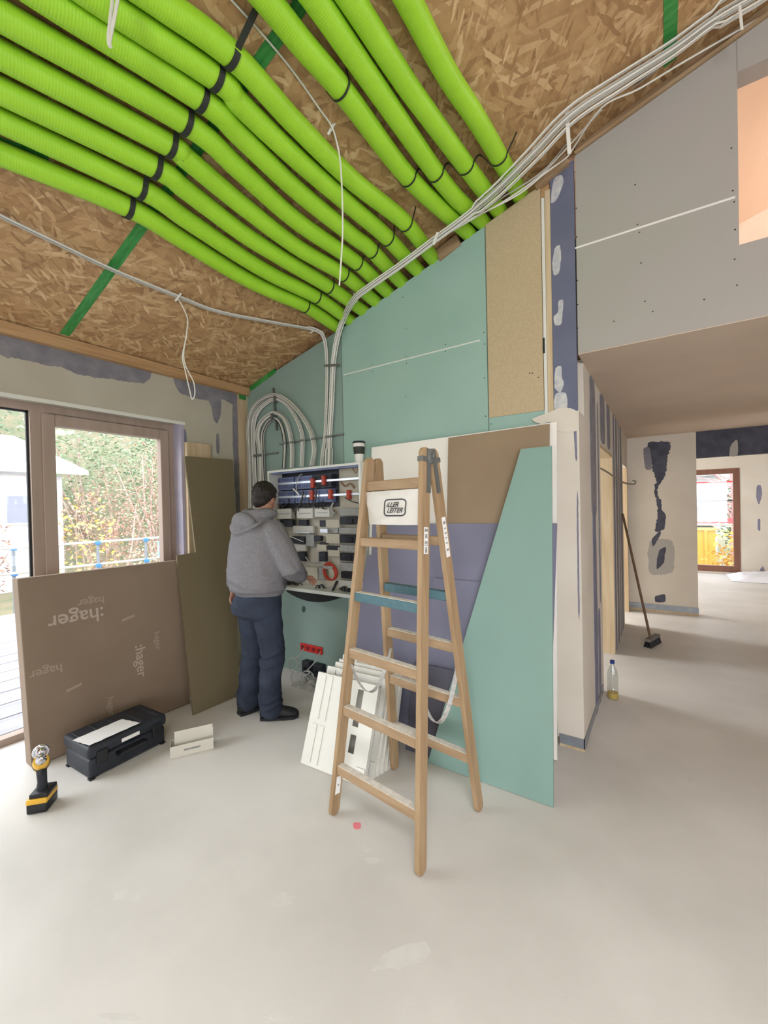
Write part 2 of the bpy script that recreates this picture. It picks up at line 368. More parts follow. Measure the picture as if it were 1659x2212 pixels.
# ceiling (sloping OSB) over the front room and the gallery
bm = B(); prism(bm, [V((-3.85, -4.2, ceil(-3.85))), V((5.0, -4.2, ceil(5.0))), V((5.0, 3.0, ceil(5.0))), V((-3.85, 3.0, ceil(-3.85)))], V((0, 0, .16)))
prism(bm, [V((-3.85, 3.0, ceil(-3.85))), V((-.56, 3.0, ceil(-.56))), V((-.56, 3.3, ceil(-.56))), V((-3.85, 3.3, ceil(-3.85)))], V((0, 0, .16)))
ceiling = struct('ceiling', bm, OSB)
bm = B(); prism(bm, [V((-.62, 3.0, ceil(-.62))), V((5.0, 3.0, ceil(5.0))), V((5.0, 7.4, ceil(5.0))), V((-.62, 7.4, ceil(-.62)))], V((0, 0, .16)))
struct('ceiling_gallery', bm, OSBP)
bm = B(); box(bm, -.44, 5.0, 2.9215, 7.3, 2.548, 2.5525); box(bm, -.44, 5.0, 3.045, 7.3, 2.5525, 2.80); struct('ceiling_corridor', bm, mat('corridor_ceiling', (206, 187, 168), .8, (200, 181, 162), scale=2))
bm = B(); box(bm, -3.95, -.44, 3.2, 7.3, 2.6, 2.75); struct('ceiling_side_room', bm, M_plas2)
bm = B(); box(bm, -3.95, 5.6, 7.3, 11.9, 2.6, 2.75); struct('ceiling_far_room', bm, M_plas2)
# left wall with the tall window opening
wy0, wy1, wzt = -3.5, 2.20, 2.42
bm = B()
box(bm, -3.93, XL, 2.20, 3.2, 0, 3.0); box(bm, -3.93, XL, -4.2, wy0, 0, 3.0); box(bm, -3.93, XL, wy0, 2.20, wzt, 3.0)
wall_left = struct('wall_left', bm, M_plas)
LW = lambda pts: [P(x, y, 0, XL) for x, y in pts]
nx = (1, 0, 0)
flat_patch('bare_board_patch', LW([(-90, 690), (0, 716), (150, 754), (318, 797), (313, 828), (250, 822), (180, 811), (120, 790), (60, 778), (0, 768), (-90, 755)]), M_lilgrey, wall_left, nx, .002, .02)
flat_patch('bare_board_patch', LW([(378, 812), (440, 829), (516, 848), (518, 880), (500, 872), (478, 862), (477, 890), (470, 915), (461, 905), (452, 868), (420, 860), (386, 846)]), M_lilgrey, wall_left, nx, .002, .012)
flat_patch('bare_board_patch', LW([(504, 850), (519, 853), (523, 1120), (512, 1120), (503, 960)]), M_lilgrey, wall_left, nx, .002, .01)
flat_patch('bare_board_patch', LW([(467, 938), (473, 940), (474, 978), (468, 978)]), M_lilgrey, wall_left, nx, .002, .003)
flat_patch('bare_board_patch', LW([(397, 930), (402, 932), (405, 985), (400, 985)]), M_lil, wall_left, nx, .002, .003)
bm = B(); box(bm, XL, XL+.012, 2.80, YB, 0, 2.83); o = struct('trim_1', bm, M_wood)
# pale plaster edge round the window opening
bm = B(); box(bm, XL-.001, XL+.006, wy0, 2.215, wzt-.012, wzt+.016); struct('trim_2', bm, M_seam)
bm = B(); box(bm, XL-.13, XL+.004, 2.17, 2.20, 0, wzt); struct('trim_3', bm, mat('reveal_lilac', (164, 160, 178), .8, (178, 172, 184), scale=5))
# timber along the wall under the ceiling
bm = B(); box(bm, XL, XL+.06, -4.1, YB-.005, 2.822, ceil(XL+.03)-.004); struct('trim_4', bm, M_woody)
# window: fixed light + sash
win = thing('window_1', None, None, (XL-.14, 1.1, 0), kind='structure')
fx0, fx1 = XL-.20, XL-.12
bm = B()
box(bm, fx0, fx1, wy0, 2.17, 2.365, wzt); box(bm, fx0, fx1, wy0, 2.17, 0, .05); box(bm, fx0, fx1, 2.10, 2.17, .05, 2.365)
box(bm, fx0, fx1, 1.10, 1.215, .05, 2.365); box(bm, fx0, fx1, -1.15, -1.05, .05, 2.365); box(bm, fx0, fx1, wy0, wy0+.08, .05, 2.365)
obj('window_frame', bm, M_frame, win)
bm = B(); sy0, sy1 = 1.165, 2.115
for b_ in ((sy0, sy0+.082, .06, 2.355), (sy1-.078, sy1, .06, 2.355), (sy0+.082, sy1-.078, .06, .15), (sy0+.082, sy1-.078, 2.27, 2.355)): box(bm, fx1-.055, fx1+.018, *b_)
bevel(bm, .006, 2); sash = obj('window_sash', bm, M_frame, win)
bm = B(); box(bm, fx0+.02, fx0+.028, sy0+.07, sy1-.066, .14, 2.28); obj('window_pane', bm, M_glass, sash)
bm = B(); box(bm, fx0+.03, fx0+.038, -1.06, 1.105, .045, 2.37); obj('window_pane', bm, M_glass, win)
bm = B(); box(bm, fx0+.03, fx0+.038, wy0+.07, -1.14, .045, 2.37); obj('window_pane', bm, M_glass, win)
bm = B(); box(bm, fx0+.028, fx0+.05, 1.085, 1.10, .05, 2.365); box(bm, fx0+.028, fx0+.05, wy0+.08, 1.10, 2.352, 2.365); obj('window_gasket', bm, M_blk, win)
# back wall: core, lower front slab, boards
def btop(X): return 3.593 + .29*(X+1.043)
bm = B(); prism(bm, [V((XL-.1, 3.12, 0)), V((-.56, 3.12, 0)), V((-.56, 3.12, ceil(-.56))), V((XL-.1, 3.12, ceil(XL-.1)))], V((0, .1, 0)))
wall_back = struct('wall_back', bm, M_plas)
def board(name, x0, x1, z0, ztop, m, y0=YB, y1=YB+.0125, parent=wall_back):
    bm = B(); zt = ztop if callable(ztop) else (lambda X: ztop)
    prism(bm, [V((x0, y0, z0)), V((x1, y0, z0)), V((x1, y0, zt(x1))), V((x0, y0, zt(x0)))], V((0, y1-y0, 0))); return obj(name, bm, m, parent)
bm = B(); prism(bm, [V((XL, YB+.013, 0)), V((-.60, YB+.013, 0)), V((-.60, YB+.013, btop(-.6)-.004)), V((XL, YB+.013, btop(XL)-.004))], V((0, .15, 0))); obj('stud_frame', bm, M_woody, wall_back)
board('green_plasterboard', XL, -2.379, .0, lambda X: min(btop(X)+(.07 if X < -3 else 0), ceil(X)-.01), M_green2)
board('green_plasterboard', -2.374, -1.037, 0, btop, M_green)
board('green_plasterboard', -1.032, -.605, 0, 2.232, M_green)
board('chipboard_panel', -1.028, -.652, 2.225, lambda X: btop(X)+.0, M_chip, YB-.008, YB+.012)
board('white_conduit', -.648, -.628, 2.19, lambda X: 3.62, M_whitep, YB-.006, YB+.012)
bm = B(); box(bm, -.652, -.640, YB-.012, YB, 2.60, 2.70); obj('dark_bracket', bm, M_blk, wall_back)
board('timber_stud', -.626, -.592, 2.19, lambda X: 3.66, M_wood, YB-.004, YB+.012)
board('blue_plasterboard_strip', -.590, -.447, 2.16, lambda X: ceil(X)-.10, M_blue, YB-.008, YB+.012)
BW = lambda pts, y=YB: [P(x, y_, 1, y) for x, y_ in pts]
ny = (0, -1, 0)
for px in ([(1196, 390), (1212, 378), (1218, 392), (1205, 428), (1190, 438)], [(1199, 537), (1210, 530), (1212, 560), (1207, 590), (1196, 594), (1193, 570)], [(1207, 650), (1217, 648), (1216, 670), (1213, 700), (1199, 703), (1196, 684), (1205, 675)],
           [(1200, 796), (1212, 790), (1214, 815), (1218, 830), (1210, 848), (1198, 838)], [(1200, 852), (1223, 850), (1224, 884), (1198, 886)]):
    flat_patch('filler_smear', BW(px, YB-.0085), mat('filler', (196, 196, 192), .8, (168, 168, 178), scale=25), wall_back, ny, .002, .006)
for a, b in (((742, 810), (1037, 735)),):
    p, q = P(*a, 1, YB), P(*b, 1, YB); bm = B(); beam(bm, p+V((0, -.0005, 0)), q+V((0, -.0005, 0)), .004, .009); obj('board_seam', bm, M_seam, wall_back)
for X in (-2.3765, -1.0345):
    bm = B(); box(bm, X-.003, X+.003, YB-.0006, YB, .4, btop(X)-.02); obj('board_joint', bm, mat('joint_dark', (92, 108, 100), .9), wall_back)  # dark line along each board joint
# cream plastered column end above/below, column of corridor corner
bm = B(); box(bm, -.60, YC, 2.905, 3.12, .06, 2.19); column = struct('wall_corner', bm, M_plas2)
flat_patch('plaster_smear', BW([(1150, 905), (1190, 890), (1205, 882), (1225, 880), (1246, 890), (1247, 930), (1200, 930), (1190, 912), (1168, 916)], YB-.0165), M_plas2, column, ny, .003, .006)
for px in ([(1192, 930), (1196, 930), (1198, 1000), (1194, 1000)], [(1238, 905), (1244, 905), (1247, 990), (1243, 990)], [(1246, 1080), (1249, 1080), (1252, 1320), (1249, 1320)]):
    flat_patch('bare_board_streak', BW(px, 2.905), M_lil, column, ny, .001, .003)
bm = B(); box(bm, -.59, YC+.004, 2.900, 2.93, .022, .085); box(bm, YC-.002, YC+.006, 2.90, 3.9, .022, .085); struct('baseboard_corner', bm, M_metalp)
bm = B(); box(bm, -.59, YC+.002, 2.91, 2.93, 0, .022); struct('trim_5', bm, M_wood)
# corridor left wall: face at X = -.44 with two door openings
dA0, dA1, dB0, dB1, dh = 3.96, 5.0, 6.30, 7.05, 2.10
bm = B(); box(bm, -.56, YC, 3.12, dA0, 0, 2.56); wcl = struct('wall_corridor_left', bm, M_plas2)
bm = B(); box(bm, -.56, YC, dA0, dA1, dh, 2.56); box(bm, -.56, YC, dA1, dB0, 0, 2.56); box(bm, -.56, YC, dB0, dB1, dh, 2.56); box(bm, -.56, YC, dB1, 7.2, 0, 2.56)
wcl2 = struct('wall_corridor_left_2', bm, M_plas2)
def strip(y0, y1, z0, z1, m, par, amp=.008): flat_patch('bare_board_streak', [V((YC, y0, z0)), V((YC, y1, z0)), V((YC, y1, z1)), V((YC, y0, z1))], m, par, (1, 0, 0), .002, amp)
strip(3.40, 3.66, 1.55, 2.5, M_lilgrey, wcl); strip(3.44, 3.60, 0.1, 1.5, M_lil, wcl); strip(3.78, 3.84, .9, 2.3, M_lilgrey, wcl); strip(3.66, 3.78, .03, .7, M_lil, wcl)
for y0, y1 in ((5.08, 5.2), (5.34, 5.52), (5.66, 5.76), (5.9, 6.12)): strip(y0, y1, .03, 2.5, M_lilgrey if y0 > 5.3 else M_lil, wcl2)
strip(4.0, 4.3, 2.15, 2.52, M_lilgrey, wcl2); strip(4.5, 4.75, 2.15, 2.52, M_lilgrey, wcl2)
bm = B(); box(bm, -.56, YC-.001, dA1-.03, dA1, 0, dh); d = struct('trim_6', bm, M_wood)
bm = B(); box(bm, -.555, YC+.004, dB1-.04, dB1-.001, 0, dh); struct('trim_7', bm, M_wood)
bm = B(); box(bm, -.56, YC-.001, dA0, dA1, dh-.03, dh); struct('trim_8', bm, M_wood)
# side rooms behind
bm = B(); box(bm, -3.93, -3.75, 3.2, 7.3, 0, 2.7); struct('wall_side_room', bm, M_plas2)
bm = B(); box(bm, -3.75, -.56, 5.55, 5.65, 0, 2.6); struct('wall_partition', bm, M_plas2)
# corridor end wall, lintel, far room
bm = B(); box(bm, -3.75, .385, 7.2, 7.32, 0, 2.56); wend = struct('wall_corridor_end', bm, M_plas2)
EW = lambda pts: [P(x, y, 1, 7.2) for x, y in pts]
flat_patch('bare_board_patch', EW([(1400, 958), (1446, 956), (1440, 1010), (1428, 1046), (1420, 1062), (1434, 1110), (1436, 1142), (1414, 1148), (1420, 1110), (1414, 1060), (1418, 1040), (1408, 1010)]), M_lildark, wend, ny, .002, .03)
flat_patch('bare_board_patch', EW([(1390, 970), (1404, 968), (1408, 1012), (1394, 1012)]), M_lilgrey, wend, ny, .002, .03)
flat_patch('bare_board_patch', EW([(1424, 1190), (1438, 1182), (1434, 1214), (1420, 1230), (1418, 1214)]), M_lildark, wend, ny, .002, .03)
flat_patch('bare_board_patch', EW([(1408, 1165), (1424, 1148), (1428, 1152), (1412, 1180)]), M_lildark, wend, ny, .002, .02)
flat_patch('bare_board_patch', EW([(1404, 1170), (1452, 1170), (1454, 1234), (1404, 1238)]), mat('thin_filler', (168, 164, 158), .8), wend, ny, .001, .03)
flat_patch('bare_board_patch', EW([(1416, 1288), (1436, 1284), (1436, 1300), (1416, 1300)]), M_lildark, wend, ny, .002, .02)
bm = B(); box(bm, YC, .39, 7.188, 7.205, .03, .11); struct('baseboard_end', bm, M_metalp)
bm = B(); box(bm, YC, .388, 7.19, 7.2, 0, .03); struct('trim_9', bm, M_wood)
bm = B(); box(bm, .385, 5.0, 7.2, 7.32, 2.19, 2.56); wl = struct('wall_lintel', bm, M_lildark)
flat_patch('filler_smear', EW([(1576, 985), (1580, 960), (1592, 950), (1594, 982)]), mat('thin_filler', (168, 164, 158), .8), wl, ny, .002, .01)
fwx0, fwx1, fwz0, fwz1, YF = .28, 1.36, .035, 2.28, 11.64
bm = B(); box(bm, -3.9, fwx0, YF, YF+.3, 0, 2.65); box(bm, fwx1, 5.6, YF, YF+.3, 0, 2.65); box(bm, fwx0, fwx1, YF, YF+.3, fwz1, 2.65); box(bm, fwx0, fwx1, YF, YF+.3, 0, fwz0)
wfar = struct('wall_far', bm, M_plas2)
FWp = lambda pts: [P(x, y, 1, YF) for x, y in pts]
flat_patch('bare_board_patch', FWp([(1635, 1050), (1643, 1049), (1646, 1065), (1640, 1090), (1634, 1078)]), M_lil, wfar, ny, .002, .02)
flat_patch('bare_board_patch', FWp([(1637, 1122), (1642, 1122), (1642, 1146), (1637, 1144)]), M_lil, wfar, ny, .002, .01)
flat_patch('bare_board_patch', FWp([(1641, 1232), (1648, 1223), (1651, 1233)]), M_lil, wfar, ny, .002, .01)
w2 = thing('window_2', None, None, (.8, YF, 0), kind='structure')
bm = B()
for b_ in ((fwx0, fwx0+.11, fwz0, fwz1), (fwx1-.11, fwx1, fwz0, fwz1), (fwx0+.11, fwx1-.11, fwz0, fwz0+.13), (fwx0+.11, fwx1-.11, fwz1-.11, fwz1)): box(bm, b_[0], b_[1], YF-.01, YF+.08, b_[2], b_[3])
obj('window_frame', bm, M_frame2, w2)
bm = B(); box(bm, fwx0+.1, fwx1-.1, YF+.03, YF+.04, fwz0+.12, fwz1-.1); obj('window_pane', bm, M_glass, w2)
# gallery front above the corridor
gx0, gz0, gz1 = .352, 2.953, 3.86
bm = B(); y0, y1 = YB, YB+.12
prism(bm, [V((YC, y0, 2.553)), V((gx0, y0, 2.553)), V((gx0, y0, gtop(gx0))), V((YC, y0, gtop(YC)))], V((0, y1-y0, 0)))
prism(bm, [V((gx0, y0, 2.553)), V((2.1, y0, 2.553)), V((2.1, y0, gz0)), V((gx0, y0, gz0))], V((0, y1-y0, 0)))
prism(bm, [V((gx0, y0, gz1)), V((2.1, y0, gz1)), V((2.1, y0, gtop(2.1))), V((gx0, y0, gtop(gx0)))], V((0, y1-y0, 0)))
prism(bm, [V((2.1, y0, 2.553)), V((5.0, y0, 2.553)), V((5.0, y0, gtop(5))), V((2.1, y0, gtop(2.1)))], V((0, y1-y0, 0)))
wg = struct('wall_gallery', bm, M_grey)
p, q = P(1237.5, 538, 1, YB), P(1588, 426, 1, YB); bm = B(); beam(bm, p+V((.003, -.0005, 0)), q+V((0, -.0005, 0)), .004, .011); obj('board_seam', bm, mat('gypsum_edge', (226, 222, 218), .8), wg)
bm = B(); box(bm, YC-.006, YC+.0, YB-.001, YB+.02, 2.55, 3.28); obj('board_joint', bm, M_blk, wg)
bm = B(); box(bm, gx0-.002, gx0+.002, YB-.001, YB, gz1, ceil(gx0)-.04); obj('board_joint', bm, mat('joint_line', (140, 134, 128), .9), wg)
bm = B(); box(bm, -.44, 5.0, 5.2, 5.3, 2.8, ceil(5.0)+.0); struct('wall_gallery_back', bm, mat('gallery_plaster', (226, 208, 190), .8, (232, 216, 200), scale=4))
bm = B(); box(bm, -.56, -.44, 3.22, 5.3, 2.8, ceil(-.5)); struct('wall_gallery_side', bm, OSBP)
bm = B(); prism(bm, [V((YC, YB+.03, gtop(YC))), V((4.9, YB+.03, gtop(4.9))), V((4.9, YB+.03, ceil(4.9)-.002)), V((YC, YB+.03, ceil(YC)-.002))], V((0, .09, 0))); struct('trim_10', bm, M_rung)
bm = B(); beam(bm, V((YC, YB-.0, gtop(YC)+.012)), V((4.9, YB-.0, gtop(4.9)+.012)), .03, .018); struct('trim_11', bm, M_rung)
# room sides behind the camera
bm = B(); box(bm, 4.3, 4.5, -4.2, 2.92, 0, .3); box(bm, 4.3, 4.5, .2, 2.92, .3, 5.2); box(bm, 4.3, 4.5, -4.2, -1.4, .3, 5.2); box(bm, 4.3, 4.5, -1.4, .2, 2.5, 5.2); struct('wall_right', bm, M_plas2)
bm = B(); box(bm, -3.9, 1.0, -4.2, -4.0, 0, 5.2); box(bm, 3.0, 4.5, -4.2, -4.0, 0, 5.2); box(bm, 1.0, 3.0, -4.2, -4.0, 2.5, 5.4); struct('wall_rear', bm, M_plas2)
bm = B(); box(bm, 5.4, 5.6, 7.3, 11.9, 0, 2.65); struct('wall_far_right', bm, M_plas2)
bm = B(); box(bm, 2.0, 2.15, 3.05, 7.2, 0, 2.55); struct('wall_light_block', bm, mat('light_block_brown', (150, 128, 104), .8)); bm = B(); box(bm, 4.9, 5.05, 2.9, 7.3, 2.8, 5.4); struct('wall_gallery_right', bm, M_plas2)  # corridor's right wall is unseen, set close and dark to cut the light
# screws on the boards
sc_px = [(753, 650+162), (870, 565+77), (877, 709), (962, 744), (962, 759), (877, 770), (878, 785), (804, 787), (805, 803), (877, 857), (1045, 718), (1047, 743), (1047, 816), (1049, 899), (1061, 916),
         (1240, 372), (1245, 450), (1246, 512), (1244, 551), (1247, 606), (1248, 658), (1248, 709), (1372, 399), (1377, 485), (1381, 502), (1385, 568), (1393, 651), (1410, 673), (1326, 694), (1583, 412), (1586, 436), (1588, 496), (1587, 560), (1592, 616), (1521, 647), (1580, 320), (1144, 806), (1150, 806), (1163, 815)]
scr = None
for i, (x, y) in enumerate(sc_px):
    c = P(x, y, 1, YB-(.009 if 1060 < x < 1180 and y < 890 else .0))
    if scr is None:
        bm = B(); lathe(bm, [(.0042, -.001), (.0042, .0008), (.002, .001)], (0, 0, 0), 8, V((0, -1, 0))); scr = obj('screw', bm, M_blk, wall_back); s = scr
        scr.location = c - V(wall_back.location)
    else:
        s = scr.copy(); COL.objects.link(s)
    s.parent = wg if x > 1236 else wall_back; s.matrix_parent_inverse = Matrix.Identity(4); s.location = c
# ================================================================== CEILING THINGS
# green sealing tapes
def ctape(name, a, b, w, label, off=.0015):
    bm = B(); n = 14; pts = [V(a).lerp(V(b), i/n) - CN*off for i in range(n+1)]
    ribbon(bm, pts, w, .002, CN.cross(V(b)-V(a)).normalized()); o = obj(name, bm, M_tape); return tag(o, label, 'tape')
ctape('sealing_tape', (XL+.07, 1.264, ceil(XL+.07)), (.9, 1.264, ceil(.9)), .062, 'green sealing tape across the ceiling boards, running under the air ducts')
ctape('sealing_tape', (.06, 1.95, ceil(.06)), (.06, 2.86, ceil(.06)), .062, 'short green sealing tape on the bare ceiling beside the cable bundle at upper right')
bm = B(); pts = [V((XL+.07, YB-.004, ceil(XL+.07)-.03)), V((-3.24, YB-.004, ceil(-3.24)-.03))]; ribbon(bm, pts, .05, .003, V((0, 0, 1))); tag(obj('sealing_tape', bm, M_tape), 'green sealing tape in the corner where ceiling meets green wall', 'tape')
bm = B(); ribbon(bm, [V((XL+.013, YB-.06, 2.822)), V((XL+.013, YB-.06, 2.775))], .09, .002, V((0, 1, 0))); tag(obj('sealing_tape', bm, M_tape), 'green tape scrap under the end of the timber at the wall corner', 'tape')
a, b = CP(-60, 285, .0), CP(105, 343, .0); ctape('sealing_tape', a, b, .05, 'green sealing tape at left photo edge between the first two ducts')
# air ducts
RD = .0515
T_px = [
 [(-120, 285), (0, 332), (277, 448), (400, 522), (520.5, 596), (593, 632), (661, 662), (728, 706)],
 [(-120, 208), (0, 259), (306, 408), (400, 472), (520.5, 553), (593, 596), (685, 642), (757, 692)],
 [(-120, 138), (0, 195), (336, 362), (400, 409), (520.5, 501), (600, 552), (712, 620), (785, 671)],
 [(-120, 52), (0, 117), (367, 314), (400, 340), (520.5, 441), (641, 533), (741, 592), (812, 651)],
 [(-120, -40), (0, 33), (400, 264), (520.5, 369), (641, 477), (769, 566), (839, 632)],
 [(-30, -95), (105, 0), (440, 218), (520.5, 294), (641, 410), (762, 509), (800, 538), (868, 610)],
 [(100, -85), (217, 0), (473, 172), (520.5, 226), (641, 342), (762, 448), (835, 512), (902, 584)],
 [(210, -90), (340, 0), (504, 122), (641, 270), (762, 390), (874, 480), (937, 560)],
 [(500, -90), (577, 0), (654, 96), (748, 206), (887, 388), (1012, 505)],
 [(615, -90), (683, 0), (799, 169), (967, 407), (1047, 487)],
 [(700, -90), (760, 0), (869, 169), (927, 250), (1016, 371), (1083, 464)],
 [(838, -90), (882, 0), (966, 160), (1025, 250), (1079, 341), (1128, 432)]]
ordn = ['first', 'second', 'third', 'fourth', 'fifth', 'sixth', 'seventh', 'eighth', 'ninth', 'tenth', 'eleventh', 'twelfth']
duct_paths = []
for i, px in enumerate(T_px):
    pts = [CP(x, y, RD+.004) for x, y in px]
    e = pts[-1]; d = (pts[-1]-pts[-2]).normalized(); d = V((d.x*.3, 1, d.x*.3*SL)).normalized()
    pts[-1] = e + d*((2.90-e.y)/d.y) if e.y > 2.6 else e
    pts.append(pts[-1]+d*(.18/d.y)); s0 = (pts[0]-pts[1]).normalized(); pts.insert(0, pts[0]+s0*.45)
    cp = catmull(pts, 26)
    # resample evenly
    L = [0]
    for a, b in zip(cp, cp[1:]): L.append(L[-1]+(b-a).length)
    pitch = .0105; n = int(L[-1]/pitch); sm = []; j = 0
    for k in range(n*3+1):
        s = L[-1]*k/(n*3)
        while j < len(L)-2 and L[j+1] < s: j += 1
        t = (s-L[j])/max(1e-9, L[j+1]-L[j]); sm.append(cp[j].lerp(cp[j+1], t))
    duct_paths.append(sm)
    bm = B(); tube(bm, sm, [RD*(1 if k % 3 else .984) for k in range(len(sm))], 20)
    o = obj('ventilation_duct', bm, M_duct, smooth=False)
    for p_ in o.data.polygons: p_.use_smooth = True
    tag(o, 'bright green ribbed air duct under the ceiling, %s counted from the window side' % ordn[i] if i < 11 else 'bright green ribbed air duct under the ceiling, last and farthest right', 'duct', 'green air ducts along the ceiling')
def duct_at(i, Y):
    sm = duct_paths[i]
    return min(sm, key=lambda p: abs(p.y-Y))
# black hanging straps
UPc = CN
def strap(idx, Y, w, label, tails=(.03, .03), th=.003, slack=0):
    """one band that dips round every duct of idx and touches the ceiling between them"""
    pts = []
    cs = [duct_at(i, Y if not callable(Y) else Y(i)) for i in idx]
    dirx = V((1, 0, SL)).normalized(); r = RD+.004
    first = cs[0] - dirx*(RD+tails[0]); pts.append(first + CN*(RD+.0))
    for k, c in enumerate(cs):
        for a in range(200, 341, 20):
            t = math.radians(a); pts.append(c + dirx*(r*math.cos(t)) + CN*(r*math.sin(t)))
        if k < len(cs)-1:
            mid = (c+cs[k+1])/2; gap = (cs[k+1]-c).length-2*RD
            pts.append(mid + CN*(RD*.1 if gap < .05 else RD*.8))
    pts.append(cs[-1] + dirx*(RD+tails[1]) + CN*(RD-.002))
    bm = B(); ribbon(bm, catmull(pts, 4), w, th, V((0, 1, 0))); return tag(obj('hanging_strap', bm, M_strap), label, 'strap', 'black straps holding the ducts')
strap(range(0, 8), 1.13, .026, 'long black perforated strap slung under eight left ducts nearest the camera', (.02, .22))
strap(range(8, 12), lambda i: 1.04, .026, 'black strap with buckle slung under the right ducts at the top of the photo', (.02, .05))
strap(range(0, 8), 2.47, .010, 'thin black strap slung under the left eight ducts close to the green wall', (.02, .05))
strap(range(8, 12), lambda i: 2.2 + .11*(i-8)-.0*(i), .010, 'thin black strap slung under the four right ducts close to the green wall', (.02, .08))
strap([8], 1.56, .010, 'short thin black strap round the ninth duct only', (.02, .005))
# ================================================================== CABLES
def cable(pts, r, m, label, group=None, name='cable', seg=6, n=6):
    bm = B(); tube(bm, catmull(pts, n), r, seg); o = obj(name, bm, m, smooth=True); return tag(o, label, 'cable', group)
def bundle(pts, n, R, r, label, group, m=None, fan=None, seed=1, flat=1.0):
    """n separate cables following one run, each with its own place in the bundle"""
    rnd = random.Random(seed); cp = catmull(pts, 6); T, N = frames(cp); out = []
    for k in range(n):
        a = 2*math.pi*k/n + rnd.uniform(-.3, .3); rr = R*(1 if k % 3 else .45)*rnd.uniform(.85, 1.1); ph = rnd.uniform(0, 6)
        q = []
        for i, p in enumerate(cp):
            t = i/(len(cp)-1); f = fan(t) if fan else 1
            aa = a + .25*math.sin(ph+t*5)
            q.append(p + N[i][0]*(rr*f*math.cos(aa)*1) + N[i][1]*(rr*f*flat*math.sin(aa)))
        bm = B(); tube(bm, q, r, 6); mm = m[k % len(m)] if isinstance(m, list) else (m or M_cable)
        o = obj('cable', bm, mm, smooth=True); tag(o, label, 'cable', group); out.append(o)
    return out
cbm = [M_cable, M_cable, M_cableg, M_cable, M_cable, M_cable, M_cableg]
run = [CP(1690, -55, .05), CP(1640, -18, .05), CP(1540, 42, .05), CP(1450, 108, .055), CP(1340, 178, .07), CP(1232, 250, .09), CP(1150, 335, .12), CP(1070, 415, .135), CP(1000, 473, .14), CP(941, 516, .14), CP(866, 572, .145), CP(800, 618, .14), CP(766, 646, .13),
       P(742, 690, 1, 2.82), P(728, 735, 1, 2.865), P(720, 790, 1, 2.885), P(717, 860, 1, 2.888), P(712, 943, 1, 2.888), P(711, 975, 1, 2.87), P(710, 1008, 1, 2.84)]
def fan1(t): return 1.9 if t < .1 else (1.7-.5*abs(t-.3)/.2 if t < .4 else (.75 if t < .93 else 1.2))
bundle(run, 12, .025, .0048, 'white cable in the thick bundle from upper right down to the cabinet', 'thick ceiling cable bundle', cbm, fan1, 3)
run2 = [P(668, 700, 1, 2.74)-V((.08, 0, .0)), P(690, 716, 1, 2.80), P(703, 740, 1, 2.87), P(707, 790, 1, 2.89), P(706, 860, 1, 2.89), P(702, 943, 1, 2.89), P(697, 975, 1, 2.87), P(694, 1010, 1, 2.84)]
bundle(run2, 6, .017, .0048, 'white cable bending from the left ceiling run down into the cabinet', 'cables joining from the left ceiling run', cbm, None, 5)
cable([CP(1640, 40, .05), CP(1480, 132, .06), CP(1380, 192, .08), CP(1300, 232, .1), P(1240, 318, 1, 2.86), P(1222, 342, 1, 2.86), P(1180, 372, 1, 2.80), CP(1120, 420, .15), CP(1040, 462, .15), CP(975, 500, .15), CP(941, 518, .14)], .005, M_cable, 'single white cable sagging away from the bundle over the grey wall edge')
cable([CP(1300, 236, .06), P(1215, 330, 1, 2.85), CP(1160, 385, .13), CP(1080, 440, .15), CP(1010, 476, .15), CP(941, 515, .13)], .0048, M_cable, 'loose white cable just below the bundle, passing the timber block')
cable([CP(1420, 150, .03), P(1300, 240, 1, 2.88), P(1230, 305, 1, 2.87), CP(1170, 372, .12), CP(1080, 430, .14), CP(990, 492, .15)], .0048, M_cableg, 'grey cable tucked behind the bundle near the wall top')
# cable ties/holders
def tie(c, a, half, w=.014, label='', m=M_cable, th=.006, name='cable_clip'):
    bm = B(); c = V(c); a = V(a).normalized(); obox(bm, c, a*half, a.cross(FW).normalized()*(w/2), FW*(th/2)); bevel(bm, .0015, 1)
    tag(obj(name, bm, m), label, 'cable clip')
tie(CP(941, 515, .17), RT*.35+UP*.93, .045, .02, 'white plastic clip holding the cable bundle below the duct ends')
tie(P(768, 643, 1, 2.72), -RT*.4+UP, .04, .012, 'white clip where the cable bundle turns down the green wall')
tie(CP(1227, 285, .16), -RT*.06+UP, .125, .022, 'long white strap hooking the cable bundle up at the grey wall corner')
tie(P(1600, 38, 1, 2.70), -RT*.1+UP, .06, .014, 'white strap hooking the cable bundle at upper right photo edge')
bm = B(); a, b = P(701, 790, 1, 2.862), P(734, 788, 1, 2.862); beam(bm, a, b, .012, .018); tag(obj('cable_clamp', bm, M_galv), 'dark metal clamp across the vertical cables high on the green wall', 'clamp')
